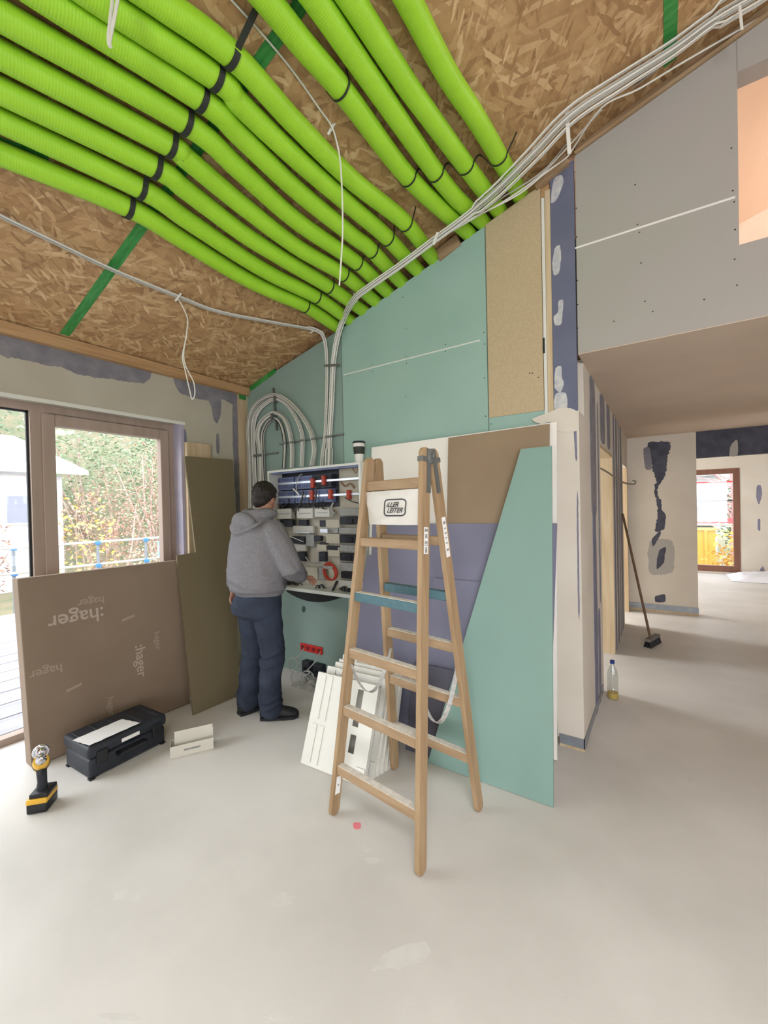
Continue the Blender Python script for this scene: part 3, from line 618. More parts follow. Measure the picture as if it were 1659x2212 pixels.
# left ceiling run
cb = [CP(-120, 405, .03), CP(0, 465, .028), CP(130, 528, .03), CP(245, 583, .028), CP(385, 640, .022), CP(470, 672, .022), CP(580, 694, .02), CP(688, 714, .02), P(700, 728, 1, 2.86)]
bundle(cb, 4, .012, .0048, 'grey-white cable in the thin run across the left ceiling', 'left ceiling cable run', [M_cableg, M_cable], None, 8)
tie(CP(385, 642, .035), RT*.6+UP*.8, .035, .014, 'white clip on the left ceiling cable run above the hanging loop')
tie(CP(677, 715, .03), RT*.8+UP*.5, .035, .01, 'white clip on the left ceiling cable run near the green wall')
c0 = CP(385, 645, .035); Yl = c0.y+.0
def at_depth(x, y, p): return PL(x, y, p, FW)
lp = [c0] + [at_depth(x, y, c0) for x, y in ((397, 668), (405, 690), (402, 730), (394, 770), (400, 800), (409, 840), (415, 862), (421, 850), (418, 825), (408, 805), (399, 785), (397, 760), (403, 720), (406, 695))]
cable(lp, .0042, M_cable, 'thin white cable loop hanging from the left ceiling clip')
c1 = CP(716, 272, .03)
cable([CP(430, -75, .008), CP(500, 0, .008), CP(560, 66, .01), CP(630, 150, .012), CP(690, 235, .02), c1] + [at_depth(x, y, c1) for x, y in ((728, 310), (735, 350), (739, 420), (740, 500), (737, 560), (733, 617))], .0045, M_cable, 'thin white cable on the bare ceiling strip, its end hanging before the ducts')
tie(CP(716, 278, .02), RT*.5+UP*.85, .035, .014, 'white clip on the thin cable between the two duct groups')
c2 = CP(240, -30, .16)
for dx, lab in ((0, 'white cable end hanging at the top left photo edge, left strand'), (7, 'white cable end hanging at the top left photo edge, right strand')):
    cable([at_depth(250+dx*2, -60, c2), at_depth(243+dx*1.6, 0, c2), at_depth(236+dx, 60, c2), at_depth(234+dx*.5, 88, c2), at_depth(237+dx*.3, 101, c2)], .0055, M_cable, lab)
# arches beside the cabinet
Yk = 2.882
def AP(pts, y=Yk): return [P(x, yy, 1, y) for x, yy in pts]
legs = lambda x: [(x+3, 1250), (x+2, 1150), (x+1, 1060)]
arcs = [
 ('outermost', 11, .027, legs(541)+[(541, 982), (538, 930), (544, 890), (562, 866), (591, 854), (618, 863), (643, 886), (662, 913), (674, 940), (679, 972), (674, 1006)]),
 ('second', 9, .023, legs(551)+[(549, 982), (548, 921), (558, 888), (580, 867), (598, 862), (621, 876), (638, 899), (650, 928), (654, 952), (652, 1008)]),
 ('third', 9, .023, legs(561)+[(561, 982), (557, 938), (564, 914), (579, 899), (594, 892), (610, 900), (621, 918), (628, 947), (631, 972), (630, 1010)]),
 ('innermost', 6, .017, legs(570)+[(568, 982), (567, 941), (574, 920), (585, 907), (598, 906), (608, 921), (614, 947), (615, 972), (613, 1012)])]
for nm, n, R, px in arcs:
    bundle(AP(px), n, R, .0048, 'white cable in the %s arch of cables left of the cabinet' % nm, '%s cable arch' % nm, [M_cable, M_cable, M_cableg] if nm != 'innermost' else [M_cable, M_cabled, M_cableg], None, hash(nm[0]) % 7 + n, .6)
def rail(a, b, label, w=.018):
    bm = B(); p, q = P(*a, 1, 2.90), P(*b, 1, 2.90); up = V((0, -1, 0)); beam(bm, p, q, w, .016, up)
    o = tag(obj('mounting_rail', bm, M_galv), label, 'rail')
rail((590, 838), (598, 930), 'vertical grey mounting rail behind the tops of the cable arches')
rail((604, 960), (742, 938), 'long horizontal grey rail clamping the cables above the cabinet', .014)
rail((541, 987), (600, 978), 'short horizontal grey rail clamping the left legs of the cable arches', .014)
for i, (x, y, lab) in enumerate(((613, 957, 'first'), (629, 955, 'second'), (652, 951, 'third'), (675, 948, 'fourth'), (710, 943, 'last'))):
    bm = B(); c = P(x, y, 1, 2.855); obox(bm, c, V((.017 if i < 4 else .045, 0, 0)), V((0, .006, 0)), V((0, 0, .009))); bevel(bm, .003, 1)
    tag(obj('cable_clamp', bm, M_galv), 'grey saddle clamp on the long rail above the cabinet, %s from the left' % lab, 'clamp', 'saddle clamps on the long rail')
bm = B(); obox(bm, P(556, 984, 1, 2.85), V((.055, 0, -.0)), V((0, .006, 0)), V((0, 0, .012))); tag(obj('cable_clamp', bm, M_galv), 'grey saddle clamp on the short rail left of the cabinet', 'clamp')
bm = B(); obox(bm, P(594, 862, 1, 2.855), V((.012, 0, 0)), V((0, .012, 0)), V((0, 0, .03))); tag(obj('cable_clamp', bm, M_galv), 'grey clamp at the crown of the outer cable arches', 'clamp')
bm = B(); obox(bm, P(588, 900, 1, 2.855), V((.012, 0, 0)), V((0, .012, 0)), V((0, 0, .03))); tag(obj('cable_clamp', bm, M_galv), 'grey clamp at the crown of the inner cable arches', 'clamp')
# timber blocks between the duct ends
bm = B(); a, b = P(948, 556, 1, 2.93), P(993, 520, 1, 2.93); beam(bm, a, b, .05, .09); tag(obj('timber_block', bm, M_rung), 'short timber block on top of the green wall between the duct groups', 'wood block')
bm = B(); a, b = P(1155, 400, 1, 2.90), P(1226, 345, 1, 2.90); beam(bm, a, b, .05, .07); tag(obj('timber_block', bm, M_rung), 'rough timber block above the blue strip at the grey wall corner', 'wood block')
# ================================================================== DISTRIBUTION CABINET
cx0, cx1, cy0, cz0, cz1 = -3.165, -2.046, 2.72, .848, 1.975
cab = thing('distribution_cabinet', 'open white electrical distribution cabinet on the green wall, wiring exposed', 'cabinet', ((cx0+cx1)/2, YB, cz0))
bm = B(); box(bm, cx0, cx0+.02, cy0, YB-.002, cz0, cz1); box(bm, cx1-.02, cx1, cy0, YB-.002, cz0, cz1); box(bm, cx0+.02, cx1-.02, cy0, YB-.002, cz1-.02, cz1); box(bm, cx0+.02, cx1-.02, cy0, YB-.002, cz0, cz0+.03); box(bm, cx0+.02, cx1-.02, YB-.012, YB-.002, cz0+.03, cz1-.02)
obj('housing', bm, M_white, cab)
bm = B(); box(bm, cx0+.02, cx1-.02, YB-.02, YB-.0125, cz0+.03, cz1-.02); obj('back_plate', bm, M_cream, cab)
bm = B(); box(bm, cx0+.03, cx1-.03, cy0+.02, cy0+.06, cz1-.035, cz1-.02); obj('lilac_edge_seal', bm, M_bluep, cab)
def cbox(name, px, m, y0=2.84, y1=2.895, bev=.002, label=None):
    """a device in the cabinet: pixel rectangle on plane y0 -> real block"""
    x0, z1 = P(px[0], px[1], 1, y0).x, P((px[0]+px[2])/2, px[1], 1, y0).z; x1, z0 = P(px[2], px[3], 1, y0).x, P((px[0]+px[2])/2, px[3], 1, y0).z
    x0 = max(x0, cx0+.022); x1 = min(x1, cx1-.022)
    bm = B(); box(bm, x0, x1, y0, y1, z0, z1)
    if bev: bevel(bm, bev, 1)
    o = obj(name, bm, m, cab)
    if label: o['label'] = label
    return (x0, x1, z0, z1)
cbox('backing_panel', (590, 1018, 732, 1096), M_dark, 2.885, 2.897)
for y, x0, x1 in ((1040, 592, 776), (1071, 592, 776)):      # two long device rails with blue terminal rows
    z = P(680, y, 1, 2.83).z; xa, xb = P(x0, y, 1, 2.83).x, P(x1, y, 1, 2.83).x
    bm = B(); box(bm, max(xa, cx0+.02), min(xb, cx1-.02), 2.822, 2.83, z-.009, z+.009); box(bm, max(xa, cx0+.02), min(xb, cx1-.02), 2.83, 2.84, z-.004, z+.004); obj('din_rail', bm, M_steel, cab)
    xs = max(xa, cx0+.025)
    for grp in range(3):
        bm = B()
        for k in range(14):
            xx = xs+grp*.235+k*.0155; box(bm, xx, xx+.0145, 2.832, 2.885, z-.062, z+.058); box(bm, xx+.003, xx+.0115, 2.826, 2.834, z-.05, z-.02); box(bm, xx+.003, xx+.0115, 2.826, 2.834, z+.02, z+.045)
        obj('terminal_strip', bm, M_bluep if (grp < 2 or y > 1050) else M_dark, cab)
for x, y in ((673, 1043), (697, 1037), (671, 1069), (711, 1067), (751, 1068)):
    cbox('end_clamp', (x-3.5, y-10, x+3.5, y+11), M_orange, 2.80, 2.84, .004, 'orange end clamp')
for x, y in ((607, 1091), (640, 1093), (668, 1090), (700, 1089)):   # dark wiring tufts
    c = P(x, y, 1, 2.83); rnd = random.Random(x); 
    bm = B()
    for k in range(7):
        p = c+V((rnd.uniform(-.06, .06), rnd.uniform(-.02, .02), rnd.uniform(-.02, .03)))
        tube(bm, catmull([p, p+V((rnd.uniform(-.04, .04), -.03, rnd.uniform(-.05, .02))), p+V((rnd.uniform(-.08, .08), 0, rnd.uniform(-.09, .1)))], 5), .004, 6)
    obj('wiring', bm, M_blk if x != 668 else M_cabled, cab, True)
for (a, b, c_, d_) in ((589, 1099, 629, 1121), (640, 1098, 675, 1120), (679, 1098, 711, 1117)):
    r_ = cbox('cable_trunking', (a, b, c_, d_), M_dev, 2.80, 2.86, .004)
    bm = B(); zc = (r_[2]+r_[3])/2; box(bm, r_[0]+.03, r_[1]-.02, 2.797, 2.801, zc-.004, zc+.004); obj('slot', bm, M_greyp, cab)
for (a, b, c_, d_) in ((730, 1098, 775, 1114), (732, 1140, 775, 1153), (734, 1178, 772, 1192), (733, 1216, 768, 1234), (732, 1254, 764, 1270)): cbox('perforated_strip', (a, b, c_, d_), M_greyp if b < 1250 else M_dev, 2.84, 2.87)
for (a, b, c_, d_) in ((734, 1116, 774, 1133), (734, 1156, 772, 1173), (734, 1196, 768, 1212), (736, 1236, 764, 1250)):
    cbox('terminal_block', (a, b, c_, d_), M_dark, 2.835, 2.88); cbox('connector', ((a+c_)/2-5, b+4, (a+c_)/2+6, d_-2), M_blk, 2.82, 2.84)
for (a, b, c_, d_) in ((633, 1136, 676, 1152), (702, 1122, 733, 1140), (704, 1153, 733, 1174), (635, 1176, 660, 1190), (684, 1176, 704, 1190), (658, 1225, 686, 1250), (708, 1182, 733, 1202)): cbox('cover_plate', (a, b, c_, d_), M_cream if a > 650 else M_dev, 2.85, 2.885)
for (a, b, c_, d_) in ((604, 1123, 632, 1138), (644, 1123, 662, 1135), (690, 1124, 703, 1138), (624, 1159, 658, 1174), (678, 1158, 692, 1169), (642, 1193, 658, 1212), (688, 1193, 702, 1213), (706, 1180, 729, 1188), (690, 1172, 704, 1176)): cbox('breaker', (a, b, c_, d_), M_dark if a % 2 == 0 else M_blk, 2.845, 2.885)
cbox('rail_stub', (691, 1142, 707, 1151), M_steel, 2.81, 2.83); cbox('highlight_strip', (640, 1149, 669, 1152), M_steel, 2.80, 2.815)  # second piece: thin steel strip put in for a highlight on the white box
cbox('grey_module', (660, 1154, 678, 1180), M_greyp, 2.845, 2.885); cbox('grey_module', (704, 1140, 730, 1151), M_greyp, 2.85, 2.885); cbox('grey_module', (688, 1225, 700, 1252), M_greyp, 2.86, 2.885)
for pts, r, m in (([(590, 1000+40), (583, 1036), (575+8, 1052)], .004, M_cabled), ([(641, 1060), (640, 1048), (645, 1030), (652, 1024)], .004, M_cableg), ([(634, 1056), (641, 1063), (646, 1069)], .008, M_cable), ([(655, 1060), (652, 1080), (645, 1095), (637, 1110)], .008, M_cabled), ([(683, 1050), (682, 1075), (676, 1095)], .008, M_cabled),
                  ([(660, 1203), (668, 1213), (680, 1216), (692, 1214)], .006, M_greyp), ([(720, 1085), (715, 1100), (724, 1110)], .01, M_greyp), ([(745, 1075), (760, 1083), (774, 1087)], .005, M_cabled), ([(750, 1006), (760, 1010), (768, 1022), (773, 1012)], .004, mat('brown_wire', (120, 92, 70), .5)), ([(735, 1040), (745, 1050), (757, 1045), (765, 1054)], .008, mat('brown_wire', (120, 92, 70), .5)), ([(625, 1158), (640, 1164), (655, 1170)], .004, M_whitep), ([(640, 1205), (632, 1212), (640, 1216)], .006, M_greyp)):
    bm = B(); tube(bm, catmull([P(x, y, 1, 2.805-.004*(i % 2)) for i, (x, y) in enumerate(pts)], 6), r, 8); obj('wire', bm, m, cab, True)
for x, y in ((622, 1264), (640, 1266), (688, 1272), (738, 1278), (752, 1279)):
    c = P(x, y, 1, 2.80); rnd = random.Random(x); bm = B()
    for k in range(6):
        p = c+V((rnd.uniform(-.04, .04), rnd.uniform(0, .05), 0)); tube(bm, catmull([p, p+V((rnd.uniform(-.02, .02), -.02, .03)), p+V((rnd.uniform(-.06, .06), -.02, rnd.uniform(-.02, .05)))], 5), .0045, 6)
    obj('wiring', bm, M_blk, cab, True)
bm = B(); tube(bm, [P(716, 1282, 1, 2.78), P(728, 1256, 1, 2.78)], .011, 10); obj('cable_end', bm, M_blk, cab, True)
# flexible membrane bulging below the cabinet floor
bm = B(); pr = []
for k in range(17):
    t = k/16; pr.append((cx0+.16+.70*t, -.085*math.sin(math.pi*t)**.7))
prism(bm, [V((x, 2.75, cz0+z)) for x, z in pr] + [V((pr[-1][0], 2.75, cz0+.002)), V((pr[0][0], 2.75, cz0+.002))], V((0, .13, 0))); obj('cable_membrane', bm, M_blk, cab)
# orange cable coil hung in the cabinet
c = P(713, 1236, 1, 2.79); coil = B()
for k in range(5): torus(coil, c+V((.003*(k % 2), .007*(k-2), .004*(k % 3))), V((0, 1, 0)), .062+.004*(k % 3), .0065, 36, 8, 1, 1.18)
o = thing('orange_cable_coil', 'orange cable coil hanging in the lower middle of the open cabinet', 'cable coil', c-V((0, 0, .07))); obj('coil', coil, M_orange, o, True)
bm = B(); obox(bm, c+V((-.005, -.018, .045)), V((.05, 0, 0)), V((0, .01, 0)), V((0, 0, .012))); obj('binding_strip', bm, M_greyp, o)
# travel cup on the cabinet
cp_ = P(776, 992, 1, 2.80); cp_.z = cz1+.0005; cp_.x = max(min(cp_.x, cx1-.045), cx0)
cup = thing('travel_cup', 'white travel cup with dark band standing on the cabinet top', 'cup', cp_)
bm = B(); lathe(bm, [(.032, 0), (.034, .004), (.049, .165), (.05, .17), (.03, .17)], cp_, 28); obj('cup_body', bm, M_whitep, cup, True)
bm = B(); lathe(bm, [(.0425, .075), (.0435, .076), (.0505, .135), (.0495, .136)], cp_, 28); obj('cup_sleeve', bm, M_strap, cup, True)
bm = B(); lathe(bm, [(.052, .165), (.053, .172), (.048, .183), (.02, .186)], cp_, 28); obj('cup_lid', bm, M_dark, cup, True)
# red socket row, grey coils below it
so = P(672, 1400, 1, YB); sk = thing('socket_row', 'row of four red wall sockets low on the green wall', 'socket', so)
for k in range(4):
    c = P(655+k*11.7, 1394+k*3.6, 1, YB-.01); c.z = P(672, 1400, 1, YB).z
    bm = B(); obox(bm, c, V((.036, 0, 0)), V((0, .009, 0)), V((0, 0, .036))); bevel(bm, .006, 2); s_ = obj('socket', bm, M_red, sk)
    bm = B(); lathe(bm, [(.021, 0), (.021, .002), (.004, .0022)], c-V((0, .0092, 0)), 16, V((0, -1, 0))); obj('socket_well', bm, mat('dark_red', (110, 22, 22), .5), s_)
def loop(cx, cy, r, tail, label):
    y = YB-.12; c = P(cx, cy, 1, y); pts = [P(*t, 1, y) for t in tail]
    s = c-pts[-1]; a0 = math.atan2(pts[-1].z-c.z, pts[-1].x-c.x)
    pts += [c+V((r*math.cos(a0-2*math.pi*k/14), -.004*k/3, r*math.sin(a0-2*math.pi*k/14))) for k in range(1, 17)]
    e = pts[-1]; pts += [V((e.x-.06, e.y-.03, .05)), V((e.x+.02, e.y-.1, .008)), V((e.x+.14, e.y-.13, .006))]
    cable(pts, .005, M_cableg, label)
loop(637, 1437, .075, [(657, 1400), (647, 1415), (640, 1422)], 'white cable coil hanging from the left end of the red socket row')
loop(667, 1466, .075, [(692, 1408), (678, 1432), (662, 1450)], 'white cable coil hanging from the right end of the red socket row')
for x, y, w, h, lab in ((665, 1440, .05, .06, 'dark junction box on the wall below the red sockets'), (690, 1448, .055, .06, 'dark junction box near the floor behind the white panels')):
    c = P(x, y, 1, YB-.035); c.z = max(c.z, h+.002); t = thing('junction_box', lab, 'junction box', (c.x, YB, c.z)); bm = B(); obox(bm, c, V((w, 0, 0)), V((0, .034, 0)), V((0, 0, h))); bevel(bm, .008, 2); obj('box_body', bm, M_dark, t)
    bm = B(); lathe(bm, [(.012, 0), (.012, .02), (.008, .03)], c+V((0, -.034, 0)), 12, V((0, -1, 0))); obj('cable_gland', bm, M_blk, t)
c = P(656, 1344, 1, YB-.001); flat_patch('dark_wall_mark', [P(x, y, 1, YB) for x, y in ring(656, 1316, 4, 7, 10)], mat('soot', (70, 84, 76), .9), wall_back, ny, .001, .006)
bm = B(); bx_ = P(610, 1478, 2, 0); 
t = thing('film_scrap', 'crumpled grey foil scrap on the floor beside the worker shoes', 'scrap', (-2.70, 2.74, 0))
bm = bmesh.new(); bmesh.ops.create_grid(bm, x_segments=16, y_segments=12, size=.5)
for v in bm.verts:
    q = V((v.co.x*.26-2.70, v.co.y*.2+2.74, 0)); q.z = .006+.09*abs(mnoise.noise(q*14))*max(0, 1-(abs(v.co.x)*2)**4)*max(0, 1-(abs(v.co.y)*2)**4); v.co = q
r_ = bmesh.ops.extrude_face_region(bm, geom=bm.faces[:]); bmesh.ops.translate(bm, vec=(0, 0, -.004), verts=[g for g in r_['geom'] if isinstance(g, bmesh.types.BMVert)])
obj('foil', bm, mat('foil_grey', (158, 156, 150), .4), t, True)
# ================================================================== LEANING SHEETS
def lean_plane(yf, yt, zt): return V((0, yf, 0)), V((0, -zt, (yt-yf))).normalized()
def sheet(name, pts, nrm, th, m, label, cat='sheet', group=None):
    bm = B(); prism(bm, pts, -nrm*th); lo_ = min(v.co.z for v in bm.verts)
    o = obj(name, bm, m); return tag(o, label, cat, group)
def onplane(pl, X, z):
    p0, n = pl; y = p0.y + z*(-n.z/n.y); return V((X, y, z))
pl = lean_plane(2.70, 2.865, 2.11)
sheet('plasterboard_sheet', [onplane(pl, -2.031, .014), onplane(pl, -.565, .014), onplane(pl, -.565, 2.128), onplane(pl, -2.031, 2.107)], pl[1], .0125, M_wsheet, 'large white plasterboard sheet leaning against the green wall, rearmost of the stack', 'plasterboard')
pl = lean_plane(2.66, 2.845, 2.11)
sheet('fibreboard_sheet', [onplane(pl, -1.318, .012), onplane(pl, -.605, .012), onplane(pl, -.605, 2.118), onplane(pl, -1.318, 2.106)], pl[1], .010, M_brown, 'brown fibreboard sheet leaning over the white plasterboard', 'board')
pl = lean_plane(2.42, 2.78, 1.48)
pa = [PL(x, y, *pl) for x, y in ((804, 1131),)]; zt = PL(1000, 1130, *pl).z
lft = [PL(804, 1131, *pl), PL(802, 1199, *pl), PL(793, 1199, *pl), PL(758, 1440, *pl)]; lo_ = lft[-1]+(lft[-1]-lft[-2])*((lft[-1].z-.012)/(lft[-2].z-lft[-1].z)); lo_.z = .012
rx = PL(1203, 1131, *pl).x
sheet('plasterboard_sheet', lft+[onplane(pl, lo_.x, .012), onplane(pl, rx-.06, .012), onplane(pl, rx-.06, .60), onplane(pl, rx, .60), onplane(pl, rx, zt)], pl[1], .0125, M_bluesheet, 'tall blue-grey plasterboard sheet with stepped left edge behind the ladder', 'plasterboard')
pl = lean_plane(2.36, 2.66, 1.09)
sheet('plasterboard_sheet', [onplane(pl, PL(935, 1252, *pl).x, .012), onplane(pl, -.66, .012), onplane(pl, -.66, PL(1000, 1254, *pl).z), onplane(pl, PL(935, 1252, *pl).x, PL(1000, 1254, *pl).z)], pl[1], .0125, M_bluesheet, 'lower blue-grey plasterboard offcut in front of the tall blue-grey sheet', 'plasterboard')
pl = lean_plane(2.325, 2.46, .54)
sheet('board_offcut', [onplane(pl, -1.43, .006), onplane(pl, -1.0, .006), onplane(pl, -1.0, .54), onplane(pl, -1.43, .54)], pl[1], .0125, M_darksheet, 'dark grey board offcut at the foot of the stack behind the ladder', 'board')
pl = lean_plane(2.285, 2.70, 1.95)
gp = [PL(x, y, *pl) for x, y in ((1125, 970), (1191.5, 963), (1195.5, 1747), (924, 1651))]
for p in gp[2:]: p.z = max(p.z, .003)
sheet('green_plasterboard_sheet', gp, pl[1], .0125, M_greensheet, 'pale green plasterboard cut to a slanted trapezium, leaning foremost in the stack', 'plasterboard')
# white edge line of the cut sheet
# chipboard leaning on the left wall (L-shaped) and timber piece behind
a0, b0 = P(417, 1546, 2, 0), P(517, 1503, 2, 0)
nrm = V((b0.y-a0.y, -(b0.x-a0.x), 0)).normalized(); nrm = V((nrm.x, nrm.y, 0)); 
tp = V((XL+.14, a0.y, 2.11)); n_ = (b0-a0).cross(tp-a0).normalized(); n_ = n_ if n_.x > 0 else -n_
lp_ = [PL(x, y, a0, n_) for x, y in ((399, 985), (502, 993))]
Lp = lambda x, y: PL(x, y, a0, n_)
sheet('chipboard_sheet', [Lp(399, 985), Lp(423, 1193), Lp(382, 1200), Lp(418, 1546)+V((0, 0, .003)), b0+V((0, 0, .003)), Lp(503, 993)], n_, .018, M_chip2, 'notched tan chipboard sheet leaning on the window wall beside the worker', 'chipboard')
c = P(432, 970, 0, XL+.05); bm = B(); box(bm, XL+.003, XL+.045, c.y-.13, c.y+.115, 0, P(432, 958, 0, XL+.05).z); tag(obj('timber_batten', bm, M_wood), 'pale timber board standing behind the chipboard sheet, only its top showing', 'wood board')
# ================================================================== LARGE CARDBOARD BOX
f0, f1 = V((-3.335, .915, 0)), V((-3.30, 1.965, 0)); up = V((-.082, -.02, 1.197)); ux = (f1-f0).normalized(); nb = ux.cross(up).normalized(); nb = nb if nb.x > 0 else -nb
cbx = thing('cardboard_box', 'large flat brown cardboard box standing against the window', 'box', (f0+f1)/2)
bm = B(); prism(bm, [f0+V((0, 0, .004)), f1+V((0, 0, .004)), f1+up, f0+up], -nb*.115); bevel(bm, .006, 2)
bx = obj('carton', bm, M_card, cbx)
def FP(x, y): return PL(x, y, f0+nb*.0003, nb)
upn = up.normalized()
def print_text(s, px, px2, m, size, rot180=True, vert=False):
    c = FP(*px)
    if vert: text_mesh('print', s, size, c, -upn, ux, m, cbx, .0008)
    else: text_mesh('print', s, size, c, -ux, -upn, m, cbx, .0008)
print_text(':hager', (167, 1334), None, M_print, .135)
print_text('hager', (197, 1299), None, M_print2, .075)
print_text(':hager', (304, 1427), None, M_print, .10, vert=True)
print_text('hager', (340, 1384), None, M_print2, .065, vert=True)
print_text('hager', (100, 1450), None, M_print2, .08)
print_text('hager', (240, 1525), None, M_print2, .06, vert=True)
for x, y, w in ((277, 1335, .09), (160, 1485, .09)):
    c = FP(x, y); bm = B(); obox(bm, c+nb*.0005, ux*(w/2)+upn*.01, upn*.009, nb*.0005); obj('print', bm, M_print2, cbx)
# ================================================================== TOOL CASE, PAPER, CARTON, DRIVER
cs = thing('tool_case', 'black hard plastic tool case on the floor before the cardboard box', 'tool case', (-3.03, 1.29, 0))
Mz = Matrix.Rotation(math.radians(3), 4, 'Z')
def CS(bm): bmesh.ops.transform(bm, matrix=Matrix.Translation((-3.035, 1.285, 0)) @ Mz, verts=bm.verts[:])
bm = B(); box(bm, -.155, .155, -.235, .235, 0.006, .125); bevel(bm, .018, 3); CS(bm); obj('case_base', bm, M_case, cs, True)
bm = B(); box(bm, -.165, .165, -.245, .245, .128, .205); bevel(bm, .022, 3); CS(bm); lid = obj('case_lid', bm, M_case, cs, True)
bm = B()
for y in (-.2, -.1, 0, .1, .2): box(bm, -.14, .14, y-.012, y+.012, .203, .209)
bevel(bm, .002, 1); CS(bm); obj('lid_ribs', bm, M_case, lid)
for y in (-.17, .17):
    bm = B(); box(bm, .158, .176, y-.03, y+.03, .085, .165); bevel(bm, .006, 2); CS(bm); obj('latch', bm, M_blk, cs)
bm = B(); box(bm, .155, .176, -.09, .09, .085, .105); box(bm, .155, .2, -.09, -.07, .085, .105); box(bm, .155, .2, .07, .09, .085, .105); box(bm, .185, .2, -.09, .09, .085, .105); bevel(bm, .004, 2); CS(bm); obj('case_handle', bm, M_blk, cs)
bm = B(); box(bm, .164, .168, -.055, .055, .150, .172); CS(bm); o = obj('name_plate', bm, M_paper, lid); o['label'] = 'pale label plate'
for x, y in ((-.14, -.22), (.14, -.22), (-.14, .22), (.14, .22)):
    bm = B(); box(bm, x-.015, x+.015, y-.015, y+.015, 0, .01); CS(bm); obj('case_foot', bm, M_blk, cs)
zp = .2105; pts = [P(x, y, 2, zp) for x, y in ((156, 1600), (263, 1554), (303, 1562), (193, 1611))]
bm = bmesh.new(); n = 10; vs = [[bm.verts.new(pts[0].lerp(pts[3], i/n).lerp(pts[1].lerp(pts[2], i/n), j/n)+V((0, 0, .003*abs(math.sin(j*1.3+i))))) for j in range(n+1)] for i in range(n+1)]
for i in range(n):
    for j in range(n): bm.faces.new((vs[i][j], vs[i+1][j], vs[i+1][j+1], vs[i][j+1]))
r_ = bmesh.ops.extrude_face_region(bm, geom=bm.faces[:]); bmesh.ops.translate(bm, vec=(0, 0, .0006), verts=[g for g in r_['geom'] if isinstance(g, bmesh.types.BMVert)])
tag(obj('paper_sheet', bm, M_paper, None, True), 'white paper sheet lying on the black tool case', 'paper')
# small white carton with raised flap
a, b = V((-2.672, 1.440, 0)), V((-2.540, 1.662, 0)); e1 = (b-a); l1 = e1.length; e1 = e1.normalized(); e2 = V((-e1.y, e1.x, 0)); e2 = e2 if e2.x < 0 else -e2
ct = thing('small_carton', 'small open white carton on the floor right of the tool case', 'box', (a+b)/2); d_ = .10; h_ = .075; t_ = .003
bm = B()
def slab(c, u, v, w): obox(bm, c, u, v, w)
m_ = (a+b)/2; zz = V((0, 0, 1))
slab(m_+zz*(h_/2+.001), e1*(l1/2), e2*(t_/2), zz*(h_/2)); slab(m_+e2*d_+zz*(h_/2+.001), e1*(l1/2), e2*(t_/2), zz*(h_/2)); slab(a+e2*(d_/2)+zz*(h_/2+.001), e1*(t_/2), e2*(d_/2), zz*(h_/2)); slab(b+e2*(d_/2)+zz*(h_/2+.001), e1*(t_/2), e2*(d_/2), zz*(h_/2)); slab(m_+e2*(d_/2)+zz*.002, e1*(l1/2), e2*(d_/2), zz*.0015)
obj('carton_tray', bm, M_carton, ct)
bm = B(); fl = (zz*.105+e2*.02); obox(bm, m_+e2*(d_*.45)+zz*.03+fl*.55+e1*.012, e1*(l1/2-.012), e2.cross(e1)*.0+ (e2*.0015), fl*.5); obj('carton_flap', bm, M_carton, ct)
bm = B(); obox(bm, b+e2*(d_*.6)+zz*.09, e1*.0015, e2*(d_*.35), zz*.045); obj('carton_flap', bm, M_carton, ct)
bm = B(); obox(bm, m_-e2*.0018+zz*.04+e1*.0, e1*.05, e2*.0005, zz*.006); obj('print', bm, M_greyp, ct)
# cordless driver standing on its battery, nose towards the camera
dp = P(92, 1742, 2, 0); dv = thing('cordless_driver', 'yellow and black cordless driver standing on its battery by the cardboard box', 'power tool', dp)
fd = (V((0, 0, 0))-V((dp.x, dp.y, 0))).normalized(); sd = V((-fd.y, fd.x, 0))
sd2 = (sd*.9+fd*.44).normalized(); fd2 = V((sd2.y, -sd2.x, 0)); fd2 = fd2 if fd2.dot(fd) > 0 else -fd2
zz = V((0, 0, 1)); sc = 1.12
def OB(name, c, hx, hy, hz, m, bev=.006):
    bm = B(); obox(bm, dp+c, sd2*hx, fd2*hy, zz*hz); bevel(bm, bev, 2); return obj(name, bm, m, dv, True)
OB('battery', zz*.028, .048, .060, .027, M_blk, .008)
OB('battery_band', zz*.064, .049, .061, .014, M_yel, .006)
OB('battery_mount', zz*.088+sd2*.006, .044, .052, .013, M_blk, .006)
bm = B(); limb(bm, [dp+zz*.095, dp+zz*.14+sd*.002, dp+zz*.20], [.027, .022, .024], 14); obj('grip', bm, M_case, dv, True)
hc = dp+zz*.245; ax = (fd*.75+zz*.66).normalized()
bm = B(); lathe(bm, [(.028, -.075), (.036, -.06), (.038, .0), (.034, .03)], hc, 24, ax); obj('motor_housing', bm, M_yel, dv, True)
bm = B(); lathe(bm, [(.0385, -.03), (.0395, -.026), (.0395, -.012), (.0385, -.008)], hc, 24, ax); obj('housing_band', bm, M_blk, dv, True)
bm = B(); lathe(bm, [(.026, .028), (.024, .05), (.014, .06), (.012, .085), (.004, .09)], hc, 24, ax); obj('chuck', bm, M_chrome, dv, True)
bm = B(); torus(bm, hc+ax*.0+zz*.058, fd, .030, .009, 32, 10); ell(bm, hc+zz*.058-fd*.006, .029, .029, .029); obj('chrome_head', bm, M_chrome, dv, True)
OB('trigger', zz*.205+fd*.022, .008, .008, .018, M_blk, .004)
